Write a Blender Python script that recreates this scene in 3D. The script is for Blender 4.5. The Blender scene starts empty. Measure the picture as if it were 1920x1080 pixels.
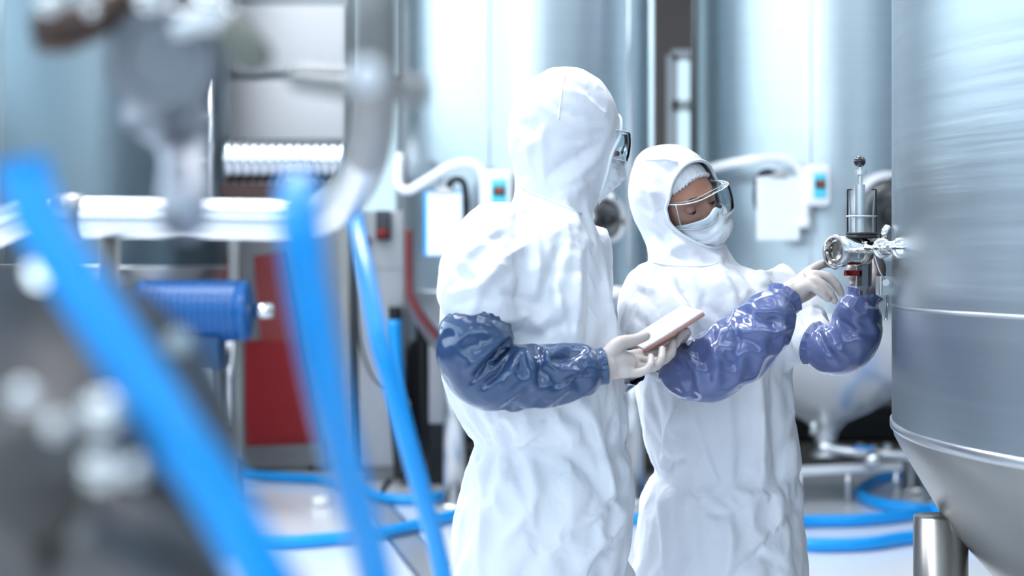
import bpy, bmesh, math, random
import numpy as np
from mathutils import Vector, Matrix, noise
random.seed(7); np.random.seed(7)
C = bpy.context.scene.collection
S = bpy.context.scene
PI = math.pi
# ------------------------------------------------------------------ camera
FPX = 2900.0; EYE = 1.42; HOR = 480.0
cam = bpy.data.objects.new('camera', bpy.data.cameras.new('camera')); C.objects.link(cam)
cam.location = (0, 0, EYE); cam.rotation_euler = (PI/2, 0, 0)
cam.data.sensor_width = 36; cam.data.lens = FPX/1920*36
cam.data.shift_y = -(540-HOR)/1920
cam.data.clip_start = .05; cam.data.clip_end = 100
cam.data.dof.use_dof = True; cam.data.dof.focus_distance = 3.22; cam.data.dof.aperture_fstop = 2.3
S.camera = cam
S.view_settings.view_transform = 'Standard'; S.view_settings.look = 'None'
S.view_settings.gamma = 1; S.view_settings.use_curve_mapping = False
S.view_settings.exposure = 0.45
S.cycles.use_denoising = True
S.cycles.max_bounces = 8; S.cycles.diffuse_bounces = 3; S.cycles.glossy_bounces = 4; S.cycles.transmission_bounces = 8; S.cycles.transparent_max_bounces = 40
S.cycles.sample_clamp_indirect = 12; S.cycles.sample_clamp_direct = 40
S.cycles.caustics_reflective = False; S.cycles.caustics_refractive = False
# ------------------------------------------------------------------ world + lamps
w = bpy.data.worlds.new('world'); S.world = w; w.use_nodes = True
w.node_tree.nodes['Background'].inputs[0].default_value = (.75, .9, 1, 1)
w.node_tree.nodes['Background'].inputs[1].default_value = 1.0
def area(name, loc, rot, sx, sy, power, col=(1, 1, 1)):
    l = bpy.data.lights.new(name, 'AREA'); l.shape = 'RECTANGLE'; l.size = sx; l.size_y = sy
    l.energy = power; l.color = col
    o = bpy.data.objects.new(name, l); C.objects.link(o); o.location = loc; o.rotation_euler = rot
    return o
CEIL = 5.2; LAMP = .42
for (lx, ly, pw) in [(-1.6, 1.6, 30), (.9, 1.8, 30), (3.2, 1.0, 20), (-2.4, 4.6, 60), (.4, 5.4, 60), (3.2, 4.8, 35),
                     (-2.2, 8.2, 95), (1.0, 9.2, 38), (4.0, 8.8, 28), (-1.5, -3.2, 26), (2.0, -3.2, 20)]:
    area('ceiling_lamp', (lx, ly, CEIL-.12), (0, 0, 0), 1.3, 2.2, pw, (.95, .97, 1))
for (lx, ly, pw) in [(-.5, 3.3, 40), (1.2, 3.0, 27)]:
    area('added_top_light', (lx, ly, 3.5), (0, 0, 0), .5, .5, pw, (.97, .98, 1))  # added overhead lights without fixtures, to deepen shading in the suit folds
# ------------------------------------------------------------------ helpers
def px(x, y, d):
    """where a point seen at pixel (x, y) of the 1920x1080 frame lies at depth d"""
    return Vector(((x-960)/FPX*d, d, EYE-(y-HOR)/FPX*d))
def fl(x, y, z=0.0):
    d = (EYE-z)*FPX/(y-HOR); return Vector(((x-960)/FPX*d, d, z))
def mat(name, col, rough=.5, metal=0.0, bump=None, var=None, spec=None, trans=0, ior=1.45, emit=None, sss=0, coat=0, aniso=0, sheen=0):
    m = bpy.data.materials.new(name); m.use_nodes = True; nt = m.node_tree; b = nt.nodes['Principled BSDF']
    I = b.inputs
    I['Base Color'].default_value = (*col, 1); I['Roughness'].default_value = rough; I['Metallic'].default_value = metal
    I['IOR'].default_value = ior; I['Transmission Weight'].default_value = trans
    if spec is not None: I['Specular IOR Level'].default_value = spec
    if coat: I['Coat Weight'].default_value = coat; I['Coat Roughness'].default_value = .12
    if sss: I['Subsurface Weight'].default_value = sss; I['Subsurface Radius'].default_value = (.02, .012, .01); I['Subsurface Scale'].default_value = .5
    if aniso: I['Anisotropic'].default_value = aniso
    if sheen: I['Sheen Weight'].default_value = sheen
    if emit: I['Emission Color'].default_value = (*emit[0], 1); I['Emission Strength'].default_value = emit[1]
    tc = nt.nodes.new('ShaderNodeTexCoord')
    def noise_tex(scale, detail, stretch):
        mp = nt.nodes.new('ShaderNodeMapping'); nt.links.new(tc.outputs['Object'], mp.inputs[0]); mp.inputs['Scale'].default_value = stretch
        n = nt.nodes.new('ShaderNodeTexNoise'); n.inputs['Scale'].default_value = scale; n.inputs['Detail'].default_value = detail
        nt.links.new(mp.outputs[0], n.inputs['Vector']); return n
    if var:   # var = (scale, amount, stretch): tonal variation in the material itself
        n = noise_tex(var[0], 4, var[2] if len(var) > 2 else (1, 1, 1))
        mx = nt.nodes.new('ShaderNodeMix'); mx.data_type = 'RGBA'
        mx.inputs[6].default_value = (*[c*(1-var[1]) for c in col], 1); mx.inputs[7].default_value = (*[min(1, c*(1+var[1])) for c in col], 1)
        nt.links.new(n.outputs['Fac'], mx.inputs[0]); nt.links.new(mx.outputs[2], I['Base Color'])
    if bump:  # bump = (scale, strength, distance, stretch)
        n = noise_tex(bump[0], 5, bump[3] if len(bump) > 3 else (1, 1, 1))
        bp = nt.nodes.new('ShaderNodeBump'); bp.inputs['Strength'].default_value = bump[1]; bp.inputs['Distance'].default_value = bump[2]
        nt.links.new(n.outputs['Fac'], bp.inputs['Height']); nt.links.new(bp.outputs[0], I['Normal'])
    return m
def obj(name, data, m=None, parent=None, smooth=True, auto=None):
    """link mesh data (or (verts, faces)) as one object"""
    if isinstance(data, tuple):
        me = bpy.data.meshes.new(name); me.from_pydata([tuple(v) for v in data[0]], [], data[1]); me.validate(); data = me
    elif isinstance(data, bmesh.types.BMesh):
        me = bpy.data.meshes.new(name); data.to_mesh(me); data.free(); data = me
    o = bpy.data.objects.new(name, data); C.objects.link(o)
    if m: data.materials.append(m)
    if parent:
        o.parent = parent; o.matrix_parent_inverse = Matrix.Translation(-parent.location)
    data.shade_smooth() if smooth else data.shade_flat()
    if auto is not None and smooth:
        bm = bmesh.new(); bm.from_mesh(data)
        for e in bm.edges:
            if len(e.link_faces) == 2 and e.calc_face_angle(0) > math.radians(auto): e.smooth = False
        bm.to_mesh(data); bm.free()
    return o
def tag(o, label, cat=None, group=None, kind=None):
    if label: o['label'] = label
    if cat: o['category'] = cat
    if group: o['group'] = group
    if kind: o['kind'] = kind
    return o
def thing(name, label, cat, loc=(0, 0, 0), group=None):
    o = bpy.data.objects.new(name, None); C.objects.link(o); o.location = loc; o.empty_display_size = .1
    return tag(o, label, cat, group)
class G:
    """collects pieces of geometry into (verts, faces)"""
    def __init__(s): s.v = []; s.f = []
    def add(s, v, f):
        n = len(s.v); s.v += [Vector(p) for p in v]; s.f += [tuple(i+n for i in q) for q in f]; return s
    @property
    def d(s): return (s.v, s.f)
    def box(s, a, b, bev=0.0):
        bm = bmesh.new(); bmesh.ops.create_cube(bm, size=1)
        a = Vector(a); b = Vector(b); c = (a+b)/2; e = b-a
        for v in bm.verts: v.co = Vector((v.co.x*e.x, v.co.y*e.y, v.co.z*e.z))+c
        if bev: bmesh.ops.bevel(bm, geom=bm.edges[:], offset=bev, segments=3, profile=.5, affect='EDGES')
        bm.verts.index_update(); s.add([v.co.copy() for v in bm.verts], [tuple(v.index for v in f.verts) for f in bm.faces]); bm.free(); return s
    def obox(s, M, a, b, bev=0.0):
        t = G().box(a, b, bev); return s.add([M @ v for v in t.v], t.f)
    def lathe(s, prof, seg=48, M=Matrix(), a0=0, a1=2*PI):
        """prof = [(r, z)], turned about M's z axis"""
        full = abs(a1-a0-2*PI) < 1e-6; n = seg if full else seg+1; v = []; f = []
        for r, z in prof:
            for k in range(n):
                a = a0+(a1-a0)*k/seg; v.append(M @ Vector((r*math.cos(a), r*math.sin(a), z)))
        for i in range(len(prof)-1):
            for k in range(seg):
                k2 = (k+1) % n; f.append((i*n+k, i*n+k2, (i+1)*n+k2, (i+1)*n+k))
        return s.add(v, f)
    def tube(s, pts, r, seg=20, cap=True, sub=6, flat=None, ref=None):
        """sweep along a smooth curve through pts; r a number or one per point; flat = cross-section squash"""
        P = [Vector(p) for p in pts]; n = len(P)
        R = r if isinstance(r, (list, tuple)) else [r]*n
        Q = []; RR = []
        if sub > 1 and n > 2:
            for i in range(n-1):
                p0 = P[max(i-1, 0)]; p1 = P[i]; p2 = P[i+1]; p3 = P[min(i+2, n-1)]
                for k in range(sub):
                    t = k/sub
                    Q.append(.5*((2*p1)+(-p0+p2)*t+(2*p0-5*p1+4*p2-p3)*t*t+(-p0+3*p1-3*p2+p3)*t**3)); RR.append(R[i]*(1-t)+R[i+1]*t)
            Q.append(P[-1]); RR.append(R[-1])
        else: Q = P; RR = list(R)
        v = []; f = []; m = len(Q)
        T = [(Q[min(i+1, m-1)]-Q[max(i-1, 0)]).normalized() for i in range(m)]
        u = Vector(ref) if ref else T[0].orthogonal()
        for i in range(m):
            u = (u-T[i]*u.dot(T[i])).normalized(); b = T[i].cross(u)
            for k in range(seg):
                a = 2*PI*k/seg; v.append(Q[i]+(u*math.cos(a)+b*math.sin(a)*(flat or 1))*RR[i])
        for i in range(m-1):
            for k in range(seg):
                k2 = (k+1) % seg; f.append((i*seg+k, i*seg+k2, (i+1)*seg+k2, (i+1)*seg+k))
        if cap: f.append(tuple(range(seg-1, -1, -1))); f.append(tuple((m-1)*seg+k for k in range(seg)))
        return s.add(v, f)
    def cyl(s, a, b, r, seg=32, r2=None):
        return s.tube([a, b], [r, r if r2 is None else r2], seg, True, 1)
    def ball(s, c, r, seg=24, sc=(1, 1, 1), M=Matrix()):
        v = []; f = []; h = seg//2
        for i in range(h+1):
            for k in range(seg):
                t = PI*i/h; a = 2*PI*k/seg
                v.append(M @ (Vector(c)+Vector((r*sc[0]*math.sin(t)*math.cos(a), r*sc[1]*math.sin(t)*math.sin(a), r*sc[2]*math.cos(t)))))
        for i in range(h):
            for k in range(seg):
                k2 = (k+1) % seg; f.append((i*seg+k, (i+1)*seg+k, (i+1)*seg+k2, i*seg+k2))
        return s.add(v, f)
def axis(o, z, x=None):
    """matrix with its z axis along z at origin o"""
    z = Vector(z).normalized(); x = Vector(x) if x else z.orthogonal(); x = (x-z*x.dot(z)).normalized(); y = z.cross(x)
    M = Matrix((x, y, z)).transposed().to_4x4(); M.translation = Vector(o); return M
def weld(o, dist=1e-5):
    bm = bmesh.new(); bm.from_mesh(o.data); bmesh.ops.remove_doubles(bm, verts=bm.verts, dist=dist); bm.normal_update()
    bmesh.ops.recalc_face_normals(bm, faces=bm.faces); bm.to_mesh(o.data); bm.free(); return o
# ------------------------------------------------------------------ materials
steel = mat('brushed_steel', (.66, .72, .75), .3, 1, bump=(3, .18, .02, (1, 1, .25)), var=(2.5, .06, (1, 1, 6)))
steel2 = mat('tank_steel', (.58, .65, .69), .36, 1, bump=(1.6, .22, .05, (1, 1, .3)), var=(5, .07, (.2, .2, 9)))
steel_dark = mat('dull_steel', (.30, .29, .28), .38, 1, var=(8, .12))
chrome = mat('polished_steel', (.80, .79, .77), .09, 1)
satin = mat('satin_steel', (.72, .72, .73), .3, 1)
white_pl = mat('white_plastic', (.86, .88, .92), .35)
white_pnt = mat('white_paint', (.80, .85, .90), .45)
grey_pnt = mat('grey_paint', (.42, .46, .50), .5)
black_r = mat('black_rubber', (.012, .013, .016), .4)
black_gl = mat('black_gloss', (.01, .01, .012), .08, coat=.5)
dark_pnt = mat('dark_paint', (.012, .013, .017), .5)
hose_m = mat('blue_hose_rubber', (.0, .33, .86), .35, coat=.12, var=(30, .06))
blue_motor = mat('motor_blue', (.0, .10, .34), .4, coat=.2)
red_pnt = mat('red_paint', (.30, .012, .018), .4)
cyan_lab = mat('cyan_label', (.12, .62, .78), .4)
blue_edge = mat('blue_board', (.0, .35, .85), .4)
paper_m = mat('paper', (.85, .90, .95), .7)
red_lamp = mat('red_display', (.5, .10, .06), .3)
clear = mat('clear_plastic', (.97, .985, 1), .04, trans=1, ior=1.25)
# ================================================================== the room
floor_m = mat('white_epoxy_floor', (.82, .85, .90), .22, coat=.2, var=(1.2, .05), bump=(2, .05, .02))
plat_m = mat('dark_grey_floor', (.17, .165, .16), .25, var=(4, .3), coat=.3)  # back strip of floor: dark glossy grey, tone varied at random
wall_m = mat('pale_wall', (.38, .46, .53), .6)
wain_m = mat('dark_wall_base', (.045, .055, .065), .5, var=(1.1, .6))
ceil_m = mat('ceiling_paint', (.66, .75, .83), .7)
glass_lit = mat('lit_window', (.1, .1, .1), .3, emit=((.70, .88, 1), 3.2))
glass_mid = mat('lit_window_soft', (.1, .1, .1), .3, emit=((.60, .86, 1), .9))
X0, X1, Y0, Y1 = -6.5, 6.5, -6.5, 14.0
tag(obj('floor', G().box((X0, Y0, -.1), (X1, 10.2, 0)).d, floor_m, smooth=False), None, kind='structure')
tag(obj('floor_back', G().box((X0, 10.2, -.1), (X1, Y1, -.0)).d, plat_m, smooth=False), None, kind='structure')
tag(obj('ceiling', G().box((X0, Y0, CEIL), (X1, Y1, CEIL+.1)).d, ceil_m, smooth=False), None, kind='structure')
def wall(name, a, b, m): return tag(obj(name, G().box(a, b).d, m, smooth=False), None, kind='structure')
wall('wall_back', (X0, Y1, 0), (X1, Y1+.1, CEIL), wall_m)
wall('wall_left', (X0-.1, Y0, 0), (X0, Y1, CEIL), wall_m)
wall('wall_right', (X1, Y0, 0), (X1+.1, Y1, CEIL), wall_m)
wall('wall_front', (X0, Y0-.1, 0), (X1, Y0, CEIL), wall_m)
for nm, a, b in [('trim_left', (X0, Y0, 0), (X0+.03, Y1, 2.4)), ('trim_front', (X0, Y0, 0), (X1, Y0+.03, 2.5)), ('trim_right', (X1-.03, Y0, 0), (X1, Y1, 2.0)),
                 ('trim_back', (X0, Y1-.03, 0), (X1, Y1, .55))]:
    wall(nm, a, b, wain_m)
k = 1
def window(a, b, ax, m):
    """lit window pane with a frame and mullions; a,b opposite corners on the wall plane, ax the axis across the wall"""
    global k
    w_ = tag(obj('window_%d' % k, G().box(a, b).d, m, smooth=False), None, kind='structure'); k += 1
    f = G(); a = Vector(a); b = Vector(b); o = 1 if ax == 0 else 0
    n = max(1, round(abs(b[o]-a[o])/1.3))
    for i in range(n+1):
        p = a[o]+(b[o]-a[o])*i/n; lo = a.copy(); hi = b.copy(); lo[o] = p-.05; hi[o] = p+.05; lo[ax] -= .03; hi[ax] += .03; f.box(lo, hi)
    for z in (a.z, b.z, (a.z*.45+b.z*.55)):
        lo = a.copy(); hi = b.copy(); lo.z = z-.05; hi.z = z+.05; lo[ax] -= .03; hi[ax] += .03; f.box(lo, hi)
    obj('window_frame', f.d, white_pnt, w_, smooth=False)
window((-6.3, Y0, 2.65), (6.3, Y0+.03, 4.8), 1, glass_lit)
window((X0, -6.2, 2.6), (X0+.03, 13.0, 4.8), 0, glass_lit)
window((X1-.03, -5.5, 2.7), (X1, .4, 4.7), 0, glass_mid)
window((-4.9, Y1-.03, 1.0), (-1.0, Y1, 4.6), 1, glass_mid)
wall('wall_back_panel', (.9, Y1-.25, 0), (2.2, Y1-.0, CEIL), mat('taupe_wall', (.20, .175, .165), .6))
window((1.42, Y1-.28, 2.2), (1.62, Y1-.25, 3.2), 1, glass_mid)
# long black block with a rail, far behind under the tanks
pl = thing('dark_block', 'long low black block on the grey floor far behind the tanks', 'machine base', (0, 12.2, 0))
obj('cabinet', G().box((-4.5, 11.8, .02), (4.6, 12.7, .72), .02).d, dark_pnt, pl)
obj('rail', G().cyl((-4.5, 11.7, .30), (4.6, 11.7, .30), .03).d, satin, pl)
# floor drain
a, b = fl(692, 935), fl(905, 1180)
t = (b-a).normalized(); s_ = Vector((t.y, -t.x, 0)); M = Matrix((t, s_, Vector((0, 0, 1)))).transposed().to_4x4(); M.translation = a
L = (b-a).length
dr = thing('floor_drain', 'long grey slotted drain channel sunk in the white floor', 'drain', a)
g = G(); 
for sg in (-1, 1): g.obox(M, (0, sg*.085-.012, -.02), (L, sg*.085+.012, .004))
obj('frame', g.d, satin, dr, smooth=False)
g = G().obox(M, (0, -.075, -.03), (L, .075, -.012)); obj('channel', g.d, dark_pnt, dr, smooth=False)
g = G()
for i in range(int(L/.03)): g.obox(M, (i*.03, -.073, -.008), (i*.03+.017, .073, .002))
obj('grating', g.d, satin, dr, smooth=False)
# ================================================================== storage tanks behind
lines_m = mat('printed_paper', (.86, .91, .96), .7, var=(14, .03, (1, 1, 8)))
def storage_tank(cx, D, R, zb, label, legs, sm_=None):
    c = px(cx, HOR, D); t = thing('storage_tank', label, 'tank', (c.x, D, 0), 'storage tanks at the back'); TD = D
    Mt = Matrix.Translation((c.x, D, 0))
    obj('shell', G().lathe([(R, zb), (R, 4.9)], 96, Mt).d, sm_ or steel2, t)
    pr = [(R, zb), (R*.985, zb-.06), (R*.93, zb-.15), (R*.80, zb-.29), (R*.58, zb-.44), (R*.36, zb-.55), (R*.16, zb-.62), (.07, zb-.68), (.06, zb-.74)]
    obj('cone_bottom', G().lathe(pr, 96, Mt).d, satin, t)
    obj('top', G().lathe([(R, 4.9), (R*.5, 5.0), (0, 5.05)], 64, Mt).d, sm_ or steel2, t)
    sm = G(); sm.lathe([(R+.001, zb-.004), (R+.006, zb), (R+.006, zb+.02), (R+.001, zb+.024)], 96, Mt)
    obj('weld_seam', sm.d, satin, t)
    vs = G(); vx = -.30*R
    for off in (vx,): vs.box((c.x+off-.004, D-math.sqrt(R*R-off*off)-.004, zb), (c.x+off+.004, D-math.sqrt(R*R-off*off)+.01, 4.9))
    obj('vertical_seam', vs.d, satin, t)
    for lx, ly in legs:
        p = Vector((c.x+lx, D+ly, 0)); rr = math.hypot(lx, ly)/R
        zt = zb-.68*max(0, (1-rr))**.8
        g = G().cyl((p.x, p.y, .02), (p.x, p.y, zt+.05), .062); g.cyl((p.x, p.y, 0), (p.x, p.y, .03), .11)
        obj('leg', g.d, satin, t)
    o = obj('outlet', G().lathe([(.055, zb-.73), (.055, zb-.80), (.085, zb-.80), (.085, zb-.825), (.05, zb-.825), (.05, .30), (.0, .30)], 32, Mt).d, satin, t)
    return t, c
TD = 9.0
tA, cA = storage_tank(991, TD, .727, EYE-(548-HOR)/FPX*9, 'cylindrical steel tank behind the taller white-suited worker', [(-.42, -.30), (.60, -.12), (.1, .6)])
tB, cB = storage_tank(1548, TD, .742, EYE-(590-HOR)/FPX*9, 'cylindrical steel tank behind the worker in clear goggles', [(-.5, .35), (.58, .3), (.0, -.62)][:2]+[(.66, -.1)])
def port(parent, cx, cy, D0, R, r, tc):
    """round bolted inspection port on a tank"""
    c = px(cx, cy, D0); ang = math.asin(max(-1, min(1, (c.x-tc.x)/R))); n = Vector((math.sin(ang), -math.cos(ang), 0))
    o = Vector((tc.x, TD, c.z))+n*(R-.015); Mx = axis(o, n)
    p = obj('inspection_port', G().lathe([(r*.86, 0), (r, 0), (r, .05), (r*.96, .07), (r*.84, .07), (r*.82, .04), (r*.80, .0)], 56, Mx).d, white_pl, parent)
    obj('cover', G().lathe([(r*.80, .02), (r*.78, .045), (r*.55, .06), (r*.5, .05), (r*.3, .05), (0, .055)], 48, Mx).d, steel_dark, p)
    g = G()
    for i in range(4):
        a = PI/4+i*PI/2; q = Mx @ Vector((r*.9*math.cos(a), r*.9*math.sin(a), .06)); g.cyl(q, q+n*.05, .022, 12)
    obj('wing_nut', g.d, satin, p)
    obj('hub', G().lathe([(r*.28, .05), (r*.28, .10), (r*.2, .12), (0, .12)], 32, Mx).d, black_r, p)
port(tA, 1128, 412, 8.4, .727, .135, cA)
port(tB, 1655, 405, 8.4, .742, .235, cB)
def tank_pipe(x, y0, y1, D, r, m, label):
    t = tag(obj('vertical_pipe', G().cyl(px(x, y1, D), px(x, y0, D), r, 24).d, m), label, 'pipe')
tank_pipe(1222, -420, 560, 8.2, .015, mat('pale_cyan_gloss', (.78, .94, .99), .2, coat=.5), 'slim pale cyan upright tube beside the tank edge')  # pale cyan glossy cylinder along the tank's right edge
tank_pipe(1301, -420, 700, 9.6, .02, steel_dark, 'thin dark pipe running up beside the farther tank')
tank_pipe(1180, -420, 500, 8.30, .012, satin, 'thin steel pipe running up the tank behind the tall worker')
# control box with curved conduit, clipboard with cable
def control_box(x0, y0, x1, y1, D, pts, label):
    a, b = px(x0, y0, D), px(x1, y1, D); c = (a+b)/2
    t = thing('control_box', label, 'control box', c, 'white control boxes on the tanks')
    obj('housing', G().box((a.x, D, b.z), (b.x, D+.13, a.z), .018).d, white_pl, t)
    W = b.x-a.x; H = a.z-b.z
    obj('label_plate', G().box((a.x+W*.30, D-.004, b.z+H*.18), (b.x-W*.18, D+.004, a.z-H*.22), .002).d, cyan_lab, t)
    obj('display', G().box((a.x+W*.36, D-.010, b.z+H*.42), (b.x-W*.24, D-.002, a.z-H*.38), .002).d, dark_pnt, t)
    obj('indicator', G().box((a.x+W*.46, D-.014, b.z+H*.50), (b.x-W*.32, D-.008, a.z-H*.42), .002).d, red_lamp, t)
    P = [px(*p) for p in pts]
    cd = obj('conduit', G().tube(P, .026, 20).d, white_pl, t)
    g = G()
    for q in (0, -1): 
        d_ = (P[1]-P[0]).normalized() if q == 0 else (P[-1]-P[-2]).normalized()
        g.cyl(P[q]-d_*.03, P[q]+d_*.02, .034, 20)
    obj('conduit_nut', g.d, white_pl, cd)
    obj('bracket', G().box((c.x-.03, D+.12, c.z-.05), (c.x+.03, TD-.60, c.z+.05)).d, satin, t)
control_box(905, 318, 960, 402, 8.05, [(748, 300, 8.5), (747, 345, 8.3), (765, 357, 8.15), (800, 338, 8.1), (845, 312, 8.1), (880, 306, 8.1), (902, 320, 8.1), (908, 360, 8.1), (908, 420, 8.1)],
            'white control box with red readout behind the tall worker')
control_box(1512, 308, 1558, 386, 8.05, [(1300, 330, 8.6), (1345, 313, 8.3), (1400, 302, 8.1), (1450, 297, 8.1), (1482, 301, 8.1), (1502, 322, 8.1), (1508, 360, 8.1), (1508, 420, 8.1)],
            'white control box with cyan label beside the farther clipboard')
def clipboard(x0, y0, x1, y1, D, label, cab):
    a, b = px(x0, y0, D), px(x1, y1, D); c = (a+b)/2
    t = thing('clipboard', label, 'clipboard', c, 'clipboards hanging on the tanks')
    obj('board', G().box((a.x-.014, D, b.z-.002), (b.x+.002, D+.006, a.z+.004), .002).d, blue_edge if x0 < 1000 else white_pl, t)
    obj('paper', G().box((a.x+.004, D-.003, b.z+.003), (b.x, D-.001, a.z-.004)).d, lines_m, t, smooth=False)
    cl = G().box((c.x-.04, D-.012, a.z-.004), (c.x+.04, D+.004, a.z+.022), .004)
    obj('clip', cl.d, mat('clip_metal', (.62, .58, .57), .35, .8), t)
    obj('hook', G().tube([(c.x, D+.002, a.z+.015), (c.x, D+.01, a.z+.06), (c.x, D+.05, a.z+.09)], .005, 8).d, satin, t)
    P = [px(*p) for p in cab]
    tag(obj('black_cable', G().tube(P, .017, 16).d, black_r), 'short black looped cable behind the ' + ('nearer' if x0 < 1000 else 'farther') + ' hanging clipboard' if 0 else
        ('short black cable looping behind the blue-edged clipboard' if x0 < 1000 else 'short black cable looping behind the all-white clipboard'), 'cable')
clipboard(799, 360, 866, 480, 8.1, 'blue-edged clipboard with white sheet hanging left of the tall worker', [(842, 358, 8.25), (845, 342, 8.22), (858, 336, 8.2), (870, 345, 8.2), (874, 380, 8.2), (874, 440, 8.2), (866, 500, 8.3)])
clipboard(1424, 333, 1498, 450, 8.1, 'white clipboard sheet hanging between goggled worker and valve', [(1452, 325, 8.3), (1435, 322, 8.25), (1424, 332, 8.2), (1419, 350, 8.2), (1420, 385, 8.2), (1440, 420, 8.25)])
# short white cylinder on a steel stem under tank A
noz = thing('white_stub', 'short white cylinder lying level between the two workers', 'nozzle', px(1155, 547, 8.3))
g = G().cyl(px(1138, 547, 8.15), px(1172, 547, 8.15), .028, 24); obj('barrel', g.d, white_pl, noz)
obj('stem', G().cyl(px(1165, 547, 8.15), px(1165, 547, 8.5), .014, 16).d, satin, noz)
# pipework on the floor under tank B
pw = thing('drain_pipework', 'white steel drain pipes and valve on the floor under the tank', 'pipework', (cB.x, 9, 0))
q = px(1545, 838, 9.0)
obj('pipe', G().tube([px(1545, 770, 9), px(1545, 815, 9), px(1552, 835, 8.97), px(1572, 843, 8.95), px(1640, 850, 8.9), px(1760, 858, 8.9)], .03, 20).d, satin, pw)
obj('pipe', G().tube([px(1480, 884, 8.9), px(1690, 874, 8.9)], .028, 20, sub=1).d, white_pl, pw)
g = G()
for xx in (1525, 1612, 1662): p = px(xx, 846 if xx > 1560 else 800, 8.95); g.cyl(p-Vector((.02, 0, 0)), p+Vector((.02, 0, 0)), .05, 24)
obj('clamp', g.d, chrome, pw)
v = obj('valve', G().ball(px(1637, 862, 8.85), .055).cyl(px(1637, 862, 8.85), px(1637, 835, 8.85), .02).d, chrome, pw)
obj('valve_handle', G().box(px(1600, 843, 8.8), px(1637, 836, 8.83), .003).d, hose_m, v)
g = G()
for xx in (1500, 1590, 1680): p = px(xx, 884-(xx-1480)*.047, 8.9); g.cyl((p.x, p.y, 0), p, .014, 12)
obj('foot', g.d, satin, pw)
# ================================================================== blue hoses lying on the floor
def floor_hose(pts, r, label, m=hose_m):
    P = [fl(x, y, r) if len(q) < 1 else fl(x, y, r)+Vector((0, 0, q[0])) for x, y, *q in pts]
    return tag(obj('blue_hose' if m is hose_m else 'black_hose', G().tube(P, r, 16, sub=8).d, m), label, 'hose')
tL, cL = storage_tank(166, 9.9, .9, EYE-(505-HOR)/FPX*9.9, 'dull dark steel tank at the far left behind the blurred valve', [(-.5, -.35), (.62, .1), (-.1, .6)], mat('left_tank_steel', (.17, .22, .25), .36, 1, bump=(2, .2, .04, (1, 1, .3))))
obj('ladder', G().cyl(px(352, 380, 9.02), px(352, 150, 9.02), .02).cyl(px(392, 380, 9.10), px(392, 150, 9.10), .02).cyl(px(352, 300, 9.02), px(392, 300, 9.10), .015).cyl(px(352, 220, 9.02), px(392, 220, 9.10), .015).d, satin, tL)
floor_hose([(420, 885), (500, 893), (600, 899), (660, 912), (705, 932), (780, 937), (860, 925), (960, 905), (1070, 893), (1140, 900), (1195, 918), (1260, 935), (1340, 938)], .032, 'blue hose snaking over the floor behind both workers, its loop nearest the tank legs')
floor_hose([(380, 1022), (460, 1020), (560, 1016), (700, 1002), (790, 983), (860, 965), (960, 950), (1090, 955), (1190, 972), (1300, 985), (1420, 983), (1510, 978), (1620, 975), (1720, 962), (1790, 935), (1800, 900), (1750, 880), (1700, 884), (1640, 902), (1613, 925), (1640, 942), (1700, 952), (1780, 962), (1850, 985), (1840, 1010), (1720, 1007), (1620, 1020), (1510, 1021), (1400, 1008)], .034, 'long blue hose coiled on the white floor beside the near tank leg')
floor_hose([(712, 925), (735, 895), (775, 868), (820, 855), (880, 850), (930, 856)], .014, 'thin black hose curving over the floor behind the blue hoses', black_r)
# ================================================================== big tank on the right
RT = 1.04; TC = Vector((1.795, 2.95, 0)); ZB = EYE-.345
Mt = Matrix.Translation(TC)
near_m = mat('near_tank_steel', (.42, .47, .51), .36, 1, bump=(1.3, .10, .03, (.3, .3, 9)), var=(4, .10, (.15, .15, 14)))
cone_m = mat('near_cone_steel', (.36, .35, .335), .36, 1, bump=(3, .12, .02), var=(3, .15))
bt = thing('process_tank', 'huge brushed steel tank filling the right edge of the picture', 'tank', TC)
obj('shell', G().lathe([(RT, ZB), (RT, 4.6)], 160, Mt).d, near_m, bt)
pr = [(RT, ZB), (RT-.004, ZB-.02), (RT-.02, ZB-.05), (.93, ZB-.20), (.78, ZB-.37), (.6, ZB-.53), (.35, ZB-.68), (.12, ZB-.76), (.05, ZB-.80), (.05, .14), (0, .14)]
obj('cone_bottom', G().lathe(pr, 160, Mt).d, cone_m, bt)
obj('top', G().lathe([(RT, 4.6), (RT*.5, 4.75), (0, 4.8)], 96, Mt).d, near_m, bt)
obj('weld_seam', G().lathe([(RT, ZB-.006), (RT+.004, ZB-.003), (RT+.004, ZB+.010), (RT, ZB+.013)], 160, Mt).d, satin, bt)
zs = EYE-(575-HOR)/FPX*3.1
obj('weld_seam', G().lathe([(RT, zs-.002), (RT+.0015, zs), (RT+.0015, zs+.002), (RT, zs+.004)], 160, Mt).d, satin, bt)
leg_m = mat('leg_steel', (.36, .35, .34), .3, 1, var=(3, .1))
for lx, ly in [(.848, 3.06), (2.30, 2.25), (2.4, 3.65)]:
    rr = math.hypot(lx-TC.x, ly-TC.y); zt = ZB-.05-(1.0-rr)*1.1
    g = G().cyl((lx, ly, .02), (lx, ly, ZB-.17), .053, 40); g.cyl((lx, ly, 0), (lx, ly, .025), .09)
    obj('leg', g.d, leg_m, bt)
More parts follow.
